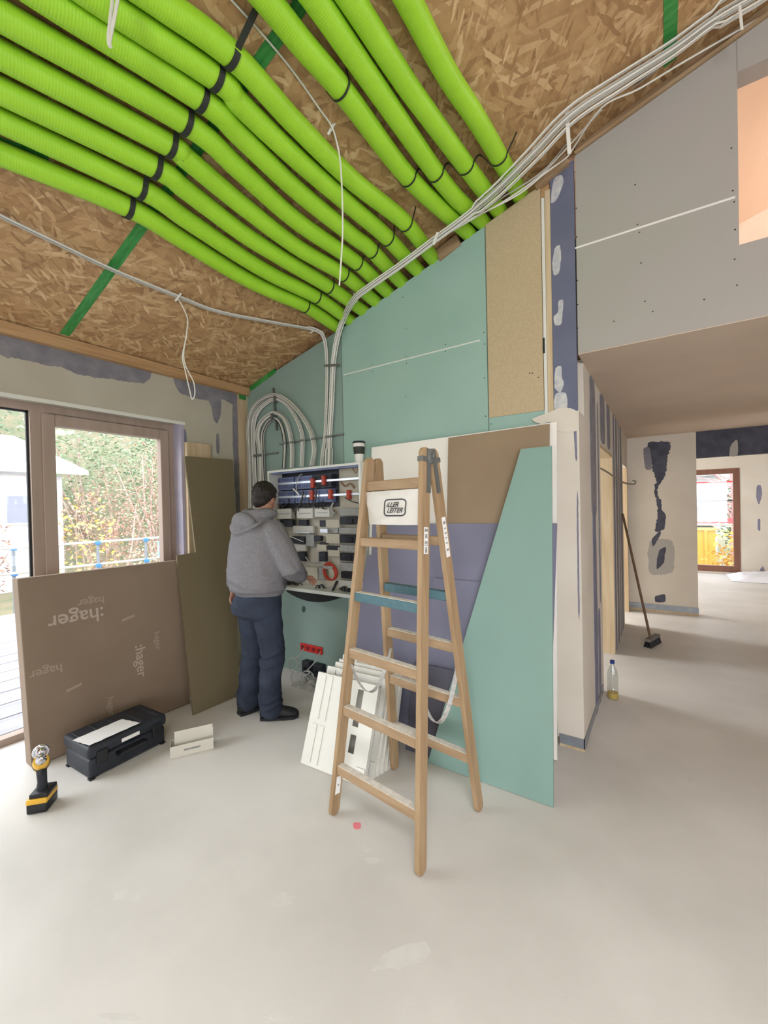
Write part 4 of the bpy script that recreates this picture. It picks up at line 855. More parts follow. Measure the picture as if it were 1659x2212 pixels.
# ================================================================== WHITE COVER PANELS
fA, fB = P(649, 1649, 2, 0), P(784, 1703, 2, 0)
ux_ = (fB-fA).normalized(); wd_ = (fB-fA).length
upv = None
pt = fA + V((0, 0, 1)); nh = V((-ux_.y, ux_.x, 0)); nh = nh if nh.y > 0 else -nh        # away from the camera
top_target = P(683, 1458, 1, 2.05)
def cover(k, off, lean, dz, sx, label):
    th = .032; o_ = fA + nh*off + ux_*sx; v_ = (V((0, 0, 1))*math.cos(lean)+nh*math.sin(lean)); hgt = .545+dz; nn = ux_.cross(v_).normalized(); nn = nn if nn.dot(nh) < 0 else -nn
    bm = B()
    def pl_(u0, u1, w0, w1, d0, d1):
        c = o_ + ux_*((u0+u1)/2)+v_*((w0+w1)/2+.004)+nn*((d0+d1)/2); obox(bm, c, ux_*((u1-u0)/2), v_*((w1-w0)/2), nn*((d1-d0)/2))
    w = wd_; s0, s1 = w*.70, w*.79
    pl_(0, s0, 0, hgt, -.006, 0); pl_(s1, w, 0, hgt, -.006, 0)
    for z0, z1 in ((0, .145), (.245, .29), (.50, hgt)): pl_(s0, s1, z0, z1, -.006, 0)
    for u in ((0, .008), (w-.008, w)): pl_(u[0], u[1], 0, hgt, -th, -.006)
    pl_(0, w, 0, .008, -th, -.006); pl_(0, w, hgt-.008, hgt, -th, -.006)
    for u in (w*.08, w*.20): pl_(u, u+.035, .02, .24, 0, .006); pl_(u, u+.035, .27, hgt-.01, 0, .006)
    pl_(w*.86, w-.004, .02, .09, 0, .01)
    o = obj('cover_panel', bm, M_whitep); tag(o, label, 'panel', 'white slotted cover panels')
    return o
LN = .36
for k, (dz, sx) in enumerate(((0, 0), (.012, .012), (.0, .022), (.02, .034), (.03, .042), (.05, .05))):
    lab = ['white slotted cover panel leaning behind the ladder, foremost of the stack', 'second white cover panel from the front of the leaning stack', 'third white cover panel from the front of the leaning stack', 'fourth white cover panel from the front of the leaning stack', 'fifth white cover panel, next to rearmost of the leaning stack', 'rearmost white cover panel of the leaning stack'][k]
    cover(k, (0, .085, .12, .155, .19, .225)[k], LN-.012*k, dz, sx, lab)
# ================================================================== LADDER
foot = {'FR': P(908, 1890, 2, 0), 'FL': P(720, 1760, 2, 0), 'BR': P(1035, 1750, 2, 0), 'BL': P(853, 1660, 2, 0)}
rR, rL = V((-.935, 1.79, 1.885)), V((-1.312, 1.868, 1.875))
wv = (foot['FR']-foot['FL']).normalized(); dv_ = V((-wv.y, wv.x, 0)); dv_ = dv_ if dv_.y > 0 else -dv_
topp = {'FR': rR-dv_*.031, 'FL': rL-dv_*.031, 'BR': rR+dv_*.031, 'BL': rL+dv_*.031}
lad = thing('step_ladder', 'wooden double step ladder standing open in the middle of the room', 'ladder', (foot['FR']+foot['BL'])/2)
SW, SD = .026, .060
def st_at(k, z): return foot[k].lerp(topp[k], z/topp[k].z)
STL = {}
for k in ('FR', 'FL', 'BR', 'BL'):
    a, t = foot[k], topp[k]; ax = (t-a).normalized(); dd = wv.cross(ax).normalized(); dd = dd if dd.y > 0 else -dd; L = (t-a).length
    pr = [(-SD/2+.008, .012), (-SD/2, .03)] + [(-SD/2, L-SD/2*.9)] + [(-SD/2*math.cos(q), L-SD/2*.9+SD/2*.9*math.sin(q)) for q in [math.pi*j/10 for j in range(1, 10)]] + [(SD/2, L-SD/2*.9), (SD/2, .03), (SD/2-.008, .012), (0, .004)]
    bm = B(); prism(bm, [a+ax*s+dd*u-wv*(SW/2) for u, s in pr], wv*SW)
    lo_ = min(v.co.z for v in bm.verts)
    for v in bm.verts: v.co.z += -lo_+.0005
    bevel(bm, .003, 1); STL[k] = obj('stile', bm, M_ladder, lad)
def rung(k1, k2, z, m, topbar=False, dust=True):
    p, q = st_at(k1, z), st_at(k2, z); s = (q-p).normalized(); ax = (topp[k1]-foot[k1]).normalized()
    h, d = (.052, .03) if topbar else (.046, .042)
    fwd = s.cross(V((0, 0, 1))).normalized()
    bm = B(); obox(bm, (p+q)/2, (q-p)/2-s*.011, fwd*(d/2), V((0, 0, h/2))); bevel(bm, .003, 1); r = obj('rung', bm, m, lad)
    if dust:
        bm = B(); obox(bm, (p+q)/2+V((0, 0, h/2+.0008)), (q-p)/2-s*.016, fwd*(d/2-.003), V((0, 0, .0008))); o = obj('rung_dust', bm, M_dust, r); o['label'] = 'pale dust'
    return r
fp0 = foot['FL']; fn = (foot['FR']-foot['FL']).cross(topp['FL']-foot['FL']).normalized()
zr = [PL(x, y, fp0, fn).z for x, y in ((735, 1660), (748, 1533), (762, 1410), (776, 1288), (788, 1170))]
zb = PL(860, 1047, fp0, fn).z
for i, z in enumerate(zr):
    r = rung('FL', 'FR', z, M_teal if i == 3 else M_rung, dust=i < 4)
    if i == 3: r['label'] = 'teal painted rung'
rung('FL', 'FR', zb, M_rung, True, False)
bp0 = foot['BL']; bn = (foot['BR']-foot['BL']).cross(topp['BL']-foot['BL']).normalized()
for x, y, mm in ((990, 1625, M_rung), (980, 1508, M_rung), (965, 1392, M_rung), (945, 1282, M_teal), (900, 1165, M_rung)):
    z = PL(x, y, bp0, bn).z; r = rung('BL', 'BR', z, mm, dust=mm is M_rung and z < 1)
    if mm is M_teal: r['label'] = 'teal painted rung'
bm = B()  # steel ridge hinges
def hinge(r0, s):
    hw = lambda u: wv*(s*(SW/2+.003))+u
    bm = B()
    for k in ('F', 'B'):
        key = k+('R' if s > 0 else 'L'); a, t = foot[key], topp[key]; ax = (t-a).normalized(); dd = wv.cross(ax).normalized(); dd = dd if dd.y > 0 else -dd
        sg = 1 if k == 'F' else -1
        obox(bm, t-ax*.115+dd*(.014*sg)+wv*(s*(SW/2+.003)), ax*.105, dd*.014, wv*.003)
        if s > 0: obox(bm, t-ax*.062+wv*(s*.0), ax*.012, dd*(SD/2+.004), wv*(SW/2+.004))
    lathe(bm, [(.037, 0), (.037, .008), (.026, .013)], r0-V((0, 0, .045))+wv*(s*SW/2), 16, wv*s)
    lathe(bm, [(.012, .01), (.012, .02), (.006, .022)], r0-V((0, 0, .045))+wv*(s*SW/2), 12, wv*s)
    return obj('hinge', bm, M_galv, lad)
hinge(rR, 1); hinge(rL, -1)
# white tool pouch hung under the top bar
pl0 = fp0 - dv_*.0; pf = -dv_
def PO(x, y, d=.045): return PL(x, y, st_at('FL', zb)-dv_*.0+dv_*0+pf*0, dv_)
z1, z0 = zb-.03, zb-.20
pL, pR = st_at('FL', z1), st_at('FR', z1)
bm = B(); n, mrow = 18, 12; grid = []
for i in range(mrow+1):
    t = i/mrow; z = z1+(z0-z1)*t; row = []
    for j in range(n+1):
        u = j/n; inset = .02+.06*t; p = pL.lerp(pR, inset+(1-2*inset+.03*t)*u); p.z = z
        blg = .012+.035*math.sin(math.pi*u)**.8*(.3+.9*t); blg += .006*mnoise.noise(V((u*6, t*4, 2)))
        row.append(bm.verts.new(p-dv_*blg))
    grid.append(row)
back = []
for i in range(mrow+1):
    t = i/mrow; back.append([bm.verts.new(V((v.co.x, v.co.y, v.co.z))+dv_*(.03+.02*t)) for v in grid[i]])
for G, fl in ((grid, 1), (back, -1)):
    for i in range(mrow):
        for j in range(n): bm.faces.new((G[i][j], G[i][j+1], G[i+1][j+1], G[i+1][j])[::fl])
for j in range(n): bm.faces.new((grid[mrow][j], grid[mrow][j+1], back[mrow][j+1], back[mrow][j]))
for i in range(mrow):
    for j in (0, n): bm.faces.new((grid[i][j], grid[i+1][j], back[i+1][j], back[i][j]))
front = [[v.co.copy() for v in r] for r in grid]
pouch = obj('tool_pouch', bm, mat('white_vinyl', (204, 200, 193), .35, (210, 206, 199), scale=6), lad, True); pouch['label'] = 'white vinyl pouch with printed emblem'
# emblem: rounded rectangle outline with two slanted words, laid on the pouch front
def on_pouch(u, t, lift=.0015):
    i, j = min(mrow-1, int(t*mrow)), min(n-1, int(u*n)); a, b = t*mrow-i, u*n-j
    p = front[i][j].lerp(front[i][j+1], b).lerp(front[i+1][j].lerp(front[i+1][j+1], b), a); return p - dv_*lift
em = []
uc, tc_, hu, ht, rr = .60, .50, .185, .235, .5
for (sx_, sy_, q0) in ((1, -1, -90), (1, 1, 0), (-1, 1, 90), (-1, -1, 180)):
    for q in range(0, 91, 15):
        a_ = math.radians(q0+q); em.append((uc+sx_*hu*(1-.34)+hu*.34*math.cos(a_)+(.012*sy_ if False else 0), tc_+sy_*ht*(1-.42)+ht*.42*math.sin(a_)))
em2 = []
for (u0_, t0_), (u1_, t1_) in zip(em, em[1:]+em[:1]):
    k_ = max(1, int(math.hypot(u1_-u0_, t1_-t0_)/.03)); em2 += [(u0_+(u1_-u0_)*q/k_, t0_+(t1_-t0_)*q/k_) for q in range(k_)]
bm = B(); pts = [on_pouch(u, t, .003) for u, t in em2]; ribbon(bm, pts+[pts[0], pts[1]], .006, .0012, lambda p: (p-on_pouch(uc, tc_)).cross(dv_).cross(dv_)); obj('emblem_border', bm, M_ink, pouch)
ctr = on_pouch(uc, tc_, .0); ex = (on_pouch(uc+.1, tc_)-on_pouch(uc-.1, tc_)).normalized(); ey = (on_pouch(uc, tc_-.1)-on_pouch(uc, tc_+.1)).normalized(); ez = ex.cross(ey); ey = ez.cross(ex).normalized()
if ez.dot(-dv_) < 0: ez = -ez
for s_, du, dvv, sz in (('iLLER', -.014, .012, .034), ('LEITER', .008, -.017, .034)):
    text_mesh('emblem_lettering', s_, sz, ctr+ex*du+ey*dvv+ez*.005, ex, ey, M_ink, pouch, .001, .25, bold=.02)
# paper stickers on the right stiles
def sticker(key, z0, z1, label, marks):
    a, t = foot[key], topp[key]; ax = (t-a).normalized(); dd = wv.cross(ax).normalized(); p, q = st_at(key, z0), st_at(key, z1); c = (p+q)/2+wv*(SW/2+.0008)
    bm = B(); obox(bm, c, (q-p)/2, dd*.016, wv*.0008); s_ = obj('sticker', bm, M_paper, STL[key]); s_['label'] = label
    bm = B()
    for f_, w_, h_ in marks: obox(bm, p.lerp(q, f_)+wv*(SW/2+.0018), ax*h_, dd*w_, wv*.0003)
    obj('sticker_print', bm, M_greyp, STL[key])
fpl = lambda x, y, key: min([i/400*1.88 for i in range(400)], key=lambda z: (lambda v: (v.dot(UP)/v.dot(FW)*-FPX+H/2-y)**2)(st_at(key, z)-CAM))
sticker('FR', fpl(917, 1197, 'FR'), fpl(918, 1138, 'FR'), 'white instruction sticker', [(.1, .008, .008), (.2, .006, .006), (.32, .012, .002), (.38, .012, .002), (.44, .011, .004), (.62, .010, .004), (.7, .008, .006), (.86, .013, .004), (.92, .012, .003)])
sticker('BR', fpl(965, 1203, 'BR'), fpl(953, 1118, 'BR'), 'white instruction sticker', [(.18, .011, .006), (.35, .009, .003), (.48, .008, .003), (.6, .009, .004), (.72, .009, .003), (.86, .010, .007)])
sticker('FL', fpl(728, 1712, 'FL'), fpl(735, 1675, 'FL'), 'worn white sticker', [(.5, .006, .004)])
def sagstrap(k1, k2, z, drop, s):
    a, b = st_at(k1, z)+wv*(s*-.018), st_at(k2, z)+wv*(s*-.018); pts = []
    for i in range(17):
        t = i/16; p = a.lerp(b, t); p.z -= drop*(1-(2*t-1)**2); pts.append(p)
    bm = B(); ribbon(bm, pts, .024, .002, wv); obj('safety_strap', bm, mat('grey_webbing', (190, 188, 184), .8, (160, 158, 156), scale=60), lad)
sagstrap('FR', 'BR', zr[2]-.06, .22, 1); sagstrap('FL', 'BL', zr[2]-.06, .20, -1)
# ================================================================== PERSON
pb = V((-2.615, 2.14, 0))
per = bpy.data.objects.new('person', None); COL.objects.link(per); per.location = pb; per.rotation_euler = (0, 0, math.radians(-4))
tag(per, 'person in grey hooded sweatshirt and blue jeans standing at the open cabinet, seen from behind', 'person'); per['_local'] = 1
R3 = Matrix.Rotation
sh = lambda s: V((.205*s, .0, 1.445))
elR, wrR = V((.325, .05, 1.165)), V((.190, .265, 1.060))
elL, wrL = V((-.268, -.01, 1.18)), V((-.272, -.05, .955))
ankR, ankL = V((.10, .02, .09)), V((-.14, -.02, .09))
bm = B()
# head looking down to the right into the cabinet
hr = R3(math.radians(22), 3, 'Z') @ R3(math.radians(-14), 3, 'X')
hc_ = V((-.002, .07, 1.685)); 
hq = lambda v: hc_ + hr.to_matrix() @ V(v) if hasattr(hr, 'to_matrix') else hc_ + hr @ V(v)
ell(bm, hq((0, -.008, .025)), .078, .098, .098, hr); ell(bm, hq((0, .028, -.045)), .058, .066, .075, hr); ell(bm, hq((0, .05, -.09)), .035, .032, .028, hr)
limb(bm, [hq((0, .09, .01)), hq((0, .106, -.018)), hq((0, .112, -.034))], [.009, .012, .013]); ell(bm, hq((0, .082, .03)), .055, .02, .013, hr)
ell(bm, hq((0, .088, -.062)), .024, .014, .007, hr); ell(bm, hq((0, .085, -.075)), .02, .014, .007, hr)
for s in (-1, 1):
    ell(bm, hq((.079*s, -.008, -.005)), .009, .02, .032, hr); ell(bm, hq((.032*s, .086, .012)), .013, .01, .008, hr); ell(bm, hq((.045*s, .06, -.03)), .025, .02, .02, hr)
limb(bm, [V((0, -.01, 1.45)), V((.015, .02, 1.55)), V((.035, .05, 1.62))], [.066, .058, .056])
# torso, arms, legs (slim: clothing covers them)
loft(bm, [((0, 0, .88), .13, .10), ((0, 0, .95), .155, .115), ((0, .0, 1.10), .145, .11), ((0, 0, 1.30), .16, .115), ((0, 0, 1.42), .165, .10), ((0, 0, 1.47), .12, .075), ((0, 0, 1.50), .06, .05)])
limb(bm, [sh(1)*1, elR, wrR], [.048, .040, .029]); limb(bm, [sh(-1)*1, elL, wrL], [.048, .040, .029])
limb(bm, [V((.09, 0, .88)), V((.10, .03, .50)), ankR], [.075, .052, .038]); limb(bm, [V((-.09, 0, .88)), V((-.12, .02, .50)), ankL], [.075, .052, .038])
limb(bm, [ankR, ankR+V((.05, .05, -.05)), ankR+V((.10, .11, -.06))], [.036, .03, .026]); limb(bm, [ankL, ankL+V((0, .07, -.05)), ankL+V((0, .15, -.06))], [.036, .03, .026])
def hand(wr, fwd, side, curl):
    """palm, four unequal bent fingers and a thumb from the side of the palm"""
    fwd = V(fwd).normalized(); side = (V(side)-fwd*V(side).dot(fwd)).normalized(); dn = fwd.cross(side).normalized(); dn = dn if dn.z < 0 else -dn
    for k, u in enumerate((-.031, -.0105, .0105, .031)):
        limb(bm, [wr+fwd*.01+side*u*.6, wr+fwd*.09+side*u], [.016, .0135])
        L = (.038, .044, .040, .031)[k]; p0 = wr+fwd*.09+side*u*1.06
        p1 = p0+(fwd*math.cos(curl)+dn*math.sin(curl))*L; p2 = p1+(fwd*math.cos(2*curl)+dn*math.sin(2*curl))*L*.65; p3 = p2+(fwd*math.cos(2.8*curl)+dn*math.sin(2.8*curl))*L*.5
        limb(bm, [p0, p1, p2, p3], [.0095, .0088, .008, .007])
    t0 = wr+fwd*.03-side*.026; t1 = t0-side*.026+fwd*.03+dn*.008; t2 = t1+fwd*.032-side*.002+dn*.012
    limb(bm, [t0, t1, t2], [.013, .0105, .0085])
hand(wrR, (-.10, .85, -.18), (1, .15, .1), .42)
hand(wrL, (-.02, .15, -1), (-.1, 1, .1), .25)
body = remesh('body', bm, M_skin, per, .0042, 3, .4); body['_local'] = 1
# hair
bm = B(); ell(bm, hq((0, -.018, .04)), .088, .104, .098, hr); ell(bm, hq((0, -.058, -.02)), .070, .058, .065, hr); ell(bm, hq((0, .05, .085)), .066, .05, .04, hr)
for s in (-1, 1): ell(bm, hq((.068*s, -.02, .025)), .022, .045, .04, hr)
rh = random.Random(4)
for k in range(90):
    th, ph = rh.uniform(0, 6.28), rh.uniform(-.1, 1.5); p = V((.086*math.cos(th)*math.cos(ph), -.018+.102*math.sin(th)*math.cos(ph), .04+.096*math.sin(ph)))
    if p.y > .07 and p.z < .09: continue
    ell(bm, hq(p), .012, .012, .009, hr)
remesh('hair', bm, M_hair, per, .006, 3, .4)
# sweatshirt
bm = B()
loft(bm, [((0, -.0, .945), .205, .165), ((0, -.0, .965), .214, .174), ((0, -.01, 1.0), .238, .196), ((0, -.018, 1.08), .252, .206), ((0, -.014, 1.22), .250, .198), ((0, -.012, 1.34), .252, .182), ((0, -.012, 1.43), .240, .155), ((0, -.004, 1.485), .185, .122), ((.005, .01, 1.54), .105, .095), ((.008, .02, 1.59), .082, .082)], 36)
for s, e, w_ in ((1, elR, wrR), (-1, elL, wrL)):
    a = sh(s)+V((-.02*s, 0, -.02)); d = (w_-e).normalized(); limb(bm, [a, a.lerp(e, .5)+V((.012*s, 0, 0)), e, e.lerp(w_, .45), e.lerp(w_, .8), w_-d*.01], [.100, .092, .084, .078, .066, .046])
# wrinkles: soft rolls round the waist and sleeves
for z, r_, a0, a1, tilt in ((1.055, .012, 120, 300, .02), (1.10, .013, 130, 290, -.02), (1.15, .012, 140, 285, .03), (1.20, .010, 150, 270, -.03)):
    pts = [V((.238*math.cos(math.radians(a)), -.012+.185*math.sin(math.radians(a)), z+tilt*math.sin(math.radians(a*1.7)))) for a in range(a0, a1, 12)]
    tube(bm, pts, [r_*math.sin(math.pi*(i+.5)/len(pts)) for i in range(len(pts))], 8)
for f_ in (.55, .7, .85):
    c = elR.lerp(wrR, f_-.5) if f_ > .5 else sh(1); d = (wrR-elR).normalized(); s_ = d.orthogonal().normalized(); t_ = d.cross(s_)
    pts = [c+s_*(.066*math.cos(q*.5))+t_*(.066*math.sin(q*.5)) for q in range(13)]; tube(bm, pts, .009, 6)
# hood folded on the back
hd = []
for k in range(19):
    a = math.radians(160+k*220/18); hd.append(V((.110*math.cos(a)+.0, .045+.120*math.sin(a), 1.545+.03*(math.cos(a)**2))))
tube(bm, hd, [.030+.030*math.sin(math.pi*k/18) for k in range(19)], 12)
ell(bm, (-.01, -.115, 1.50), .135, .058, .092, R3(math.radians(20), 3, 'X')); ell(bm, (-.02, -.15, 1.455), .09, .042, .06)
hs_ = [V((.175*math.cos(math.radians(a)), -.075+.10*math.sin(math.radians(a)), 1.44+.07*(abs(math.cos(math.radians(a))))**2)) for a in range(185, 356, 10)]
tube(bm, hs_, [.006+.016*math.sin(math.pi*(i+.5)/len(hs_)) for i in range(len(hs_))], 8)
def folds(c):
    w = max(0, min(1, (1.24-c.z)/.14))*max(0, min(1, (c.z-.98)/.05))
    r = mnoise.noise(V((c.x*3, c.y*3, c.z*24+c.x*5)))*.013*w + mnoise.noise(V((c.x*9, c.y*9, c.z*6)))*.005
    if abs(c.x) > .2 or c.y > .18: r += mnoise.noise(V((c.x*10, c.y*10, c.z*10+c.y*16)))*.007
    if c.z < .985: r -= .006
    return r
sw = remesh('sweatshirt', bm, M_hood, per, .008, 3, .5, folds)
bm = B(); tube(bm, [V((.198*math.cos(2*math.pi*k/40), -.0+.154*math.sin(2*math.pi*k/40), .995)) for k in range(41)], .012, 8); 
# jeans
bm = B()
loft(bm, [((0, .0, 1.02), .185, .138), ((0, -.01, .95), .200, .158), ((0, -.03, .88), .210, .178), ((0, -.03, .82), .205, .172), ((0, -.015, .79), .19, .14), ((0, 0, .77), .17, .12)], 32)
limb(bm, [V((.095, -.01, .84)), V((.105, .02, .60)), V((.108, .035, .48)), V((.105, .0, .28)), ankR+V((0, -.012, .0))], [.112, .098, .090, .086, .088])
limb(bm, [V((-.095, -.01, .84)), V((-.115, .01, .60)), V((-.125, .02, .48)), V((-.138, -.01, .28)), ankL+V((0, -.012, .0))], [.112, .098, .090, .086, .088])
for (x, y, z, r_, w_) in ((.11, 0, .13, .094, 1), (.105, 0, .18, .092, 1), (.108, .02, .44, .096, 1), (.108, .025, .52, .098, 1), (-.14, -.03, .14, .094, 1), (-.125, .015, .46, .096, 1)):
    pts = [V((x+r_*.94*math.cos(q*.45), y+r_*.94*math.sin(q*.45), z+.02*math.sin(q*.9+x*9))) for q in range(15)]; tube(bm, pts, .010, 6)
remesh('jeans', bm, M_jean, per, .008, 6, .5, lambda c: mnoise.noise(V((c.x*7, c.y*7, c.z*13+c.x*8)))*.010*(1 if c.z < .75 else .4)+mnoise.noise(V((c.x*5, c.y*5, c.z*30)))*.007*max(0, 1-abs(c.z-.16)/.14))
# shoes
for k, (an, yw, nm) in enumerate(((ankR, -46, 'shoe'), (ankL, -8, 'shoe'))):
    bm = B(); Rz = R3(math.radians(yw), 3, 'Z'); T_ = lambda v: V((an.x, an.y, 0))+Rz @ V(v)
    ux2, vy2 = Rz @ V((1, 0, 0)), Rz @ V((0, 1, 0))
    secs = []
    for y, w_, h_, zc in ((-.095, .020, .03, .05), (-.08, .036, .048, .055), (-.03, .044, .058, .062), (.03, .044, .052, .055), (.09, .050, .042, .046), (.145, .050, .034, .038), (.18, .036, .027, .032), (.196, .014, .014, .028)):
        secs.append((T_((0, y, zc)), w_, h_, ux2, V((0, 0, 1))))
    loft(bm, secs, 20); limb(bm, [T_((0, -.03, .08)), T_((0, -.03, .14))], [.05, .05])
    for v in bm.verts: v.co.z = max(v.co.z, .012)
    remesh('shoe', bm, M_shoe, per, .006, 4, .5)
    bm = B(); out = [(-.036, -.09), (.036, -.09), (.048, -.03), (.048, .04), (.055, .10), (.05, .16), (.03, .197), (-.03, .197), (-.05, .16), (-.055, .10), (-.048, .04), (-.048, -.03)]
    prism(bm, [T_((x, y, .001)) for x, y in out], V((0, 0, .022))); so_ = obj('shoe_sole', bm, M_blk); so_.parent = per
# ================================================================== BROOM, BOTTLE, WIRE, PLASTIC SHEET
bf = P(1405, 1384, 2, .06); bt = P(1345, 1110, 0, YC+.02)
br = thing('broom', 'broom with long brown handle leaning on the corridor wall', 'broom', (bf.x, bf.y, 0))
bm = B(); tube(bm, [bf+V((0, 0, .03)), bt], .0135, 10); obj('handle', bm, wood('broom_handle', (112, 88, 66), (96, 74, 56), 2), br, True)
hd_ = (P(1430, 1378, 2, .06)-P(1405, 1392, 2, .06)).normalized(); hd_.z = 0; hd_ = hd_.normalized()
bm = B(); obox(bm, bf+V((0, 0, .02))+hd_*.06, hd_*.15, V((-hd_.y, hd_.x, 0))*.028, V((0, 0, .016))); bevel(bm, .006, 2); obj('broom_head', bm, mat('broom_grey', (120, 116, 110), .6), br)
bm = B()
for i in range(15):
    for j in range(3):
        c = bf+hd_*(.06-.14+i*.02)+V((-hd_.y, hd_.x, 0))*(.018*(j-1)); tube(bm, [V((c.x, c.y, .066)), V((c.x, c.y, 0.001))+V((-hd_.y, hd_.x, 0))*(.014*(j-1))], [.006, .011], 6)
obj('bristles', bm, M_blk, br)
bp = P(1324, 1508, 2, 0); bp.x = max(bp.x, YC+.05); bo = thing('plastic_bottle', 'clear plastic bottle with blue cap on the floor by the corridor wall', 'bottle', bp)
M_pet = glassmat('clear_plastic', (.86, .88, .88), .12)
bm = B(); lathe(bm, [(.038, 0), (.041, .01), (.041, .09), (.036, .10), (.041, .115), (.041, .19), (.036, .225), (.016, .27), (.0145, .29)], bp, 24); obj('bottle_body', bm, M_pet, bo, True)
bm = B(); lathe(bm, [(.017, .285), (.017, .31), (.014, .312)], bp, 16); obj('bottle_cap', bm, mat('blue_cap', (40, 60, 130), .4), bo, True)
bm = B(); lathe(bm, [(.037, .004), (.0395, .012), (.0395, .05), (.01, .052)], bp, 24); obj('yellow_liquid', bm, mat('yellow_liquid', (206, 176, 90), .3), bo, True)
cable([P(1298, 1012, 0, YC+.006), P(1315, 1022, 0, YC+.05), P(1335, 1036, 0, YC+.1), P(1352, 1044, 0, YC+.13), P(1370, 1046, 0, YC+.13), P(1373, 1040, 0, YC+.13), P(1367, 1038, 0, YC+.13)], .008, mat('brown_cable', (120, 112, 96), .6), 'bent grey-brown cable sticking out of the corridor wall above the broom')
bm = bmesh.new(); bmesh.ops.create_grid(bm, x_segments=50, y_segments=36, size=.5)
for v in bm.verts:
    u, w = v.co.x*2, v.co.y*2; e = max(0, 1-(u*u)**2)*max(0, 1-(w*w)**2); q = V((2.05+u*.95, 11.05+w*.5, 0))
    q.z = .012 + e*(.10+.13*max(0, mnoise.noise(V((u*1.6+3, w*1.2, 5))))+.05*abs(mnoise.noise(V((u*5, w*5, 1)))) + .03*abs(mnoise.noise(V((u*13, w*13, 2)))))
    v.co = q
r_ = bmesh.ops.extrude_face_region(bm, geom=bm.faces[:]); bmesh.ops.translate(bm, vec=(0, 0, -.008), verts=[g for g in r_['geom'] if isinstance(g, bmesh.types.BMVert)])
tag(obj('plastic_sheeting', bm, M_sheetp, None, True), 'crumpled white plastic sheeting heaped on the far room floor', 'plastic sheet')
# ================================================================== OUTSIDE
bm = B(); box(bm, -60, -3.95, -30, 60, -1.6, -1.5); box(bm, -3.95, 40, 12.0, 60, -1.6, -1.5); g = struct('ground', bm, mat('grass_soil', (112, 116, 88), .9, (140, 130, 104), scale=.8))
for i in range(16):
    x = -4.0-i*.345
    bm = B(); box(bm, x-.327, x, -3, 4.4, -.16, -.12); bevel(bm, .004, 1); tag(obj('deck_board', bm, mat('weathered_deck', (158, 155, 158), .7, (132, 130, 138), scale=9, stretch=(1, .1, 1))), 'pale weathered deck board outside the window, number counted from house varies', 'deck board', 'deck boards outside the window')
    o_ = bpy.data.objects[-1]
def scaffold(px, z, posts, label, m, mp):
    t = thing('guard_rail', label, 'railing', (P(px[0][0], px[0][1], 2, z).x, P(px[0][0], px[0][1], 2, z).y, -1.5))
    return t
gr = thing('guard_rail', 'white tubular guard rail with blue clamps beyond the left window', 'railing', (-10.6, 3.4, -1.5))
ra, rb = V((-10.9, .8, .95)), V((-10.2, 6.2, .99))
for dz in (0, -.5):
    bm = B(); tube(bm, [ra+V((0, -3, dz)), rb+V((0, 3, dz))], .026, 10); obj('rail', bm, M_whitep, gr, True)
for t in (-.3, .12, .36, .62, .80, 1.1):
    p = ra.lerp(rb, t); bm = B(); tube(bm, [V((p.x, p.y, -1.5)), V((p.x, p.y, 1.0))], .03, 10); po = obj('post', bm, M_metalp, gr, True)
    for dz in (0, -.5):
        bm = B(); obox(bm, V((p.x+.02, p.y, .95+dz)), V((.045, 0, 0)), V((0, .045, 0)), V((0, 0, .04))); bevel(bm, .01, 1); obj('clamp', bm, mat('blue_clamp', (70, 130, 200), .5), po)
bm = B(); p = ra.lerp(rb, .86); obox(bm, p+V((.03, .3, -.28)), V((.01, 0, 0)), V((0, .38, 0)), V((0, 0, .2))); tag(obj('net_panel', bm, mat('blue_net', (110, 170, 214), .6, (200, 214, 224), scale=9)), 'blue safety net panel hung on the guard rail', 'net')
# neighbouring house
hs = thing('house', 'pale neighbouring house with white roof beyond the bushes', 'house', (-24, 5, -1.5))
bm = B(); box(bm, -26.5, -22, -6, 7.4, -1.5, 3.3); obj('wall', bm, mat('house_render', (214, 210, 216), .8, (204, 200, 208), scale=2), hs)
bm = B(); prism(bm, [V((-21.4, -6.6, 3.35)), V((-21.4, 8.2, 3.35)), V((-24.2, 6.4, 5.0)), V((-24.2, -5, 5.0))], V((0, 0, .18))); prism(bm, [V((-27, -6.6, 3.35)), V((-24.2, -5, 5.0)), V((-24.2, 6.4, 5.0)), V((-27, 8.2, 3.35))], V((0, 0, .18))); obj('roof', bm, mat('white_roof', (240, 240, 244), .6), hs)
for y in (0.5, 3.0, 5.4):
    bm = B(); box(bm, -22.02, -21.96, y, y+1.1, 1.2, 2.5); w_ = obj('house_window', bm, M_whitep, hs); bm = B(); box(bm, -21.965, -21.95, y+.1, y+1.0, 1.3, 2.4); obj('house_pane', bm, mat('house_glass', (150, 152, 168), .3), w_)
# bank behind
bm = bmesh.new(); bmesh.ops.create_grid(bm, x_segments=40, y_segments=40, size=.5)
for v in bm.verts:
    q = V((-38+v.co.x*24, 6+v.co.y*60, 0)); q.z = -1.6+max(0, (-27-q.x))*.9+mnoise.noise(q*.2)*.8; v.co = q
tag(obj('bank', bm, mat('bank_soil', (104, 112, 88), .95, (132, 120, 98), scale=1.5)), None, None, None, 'structure')
def leafmat(name, c, c2):
    m = mat(name, c, .7, c2, scale=5, detail=2); return m
LG = [leafmat('leaf_grey_green', (128, 146, 112), (164, 176, 142)), leafmat('leaf_red_brown', (164, 122, 110), (196, 158, 140)), leafmat('leaf_yellow', (232, 200, 96), (240, 222, 140)), leafmat('leaf_deep_green', (84, 110, 88), (120, 142, 112)), leafmat('leaf_pale', (176, 168, 140), (204, 196, 168)), leafmat('leaf_amber', (204, 150, 60), (214, 176, 90))]
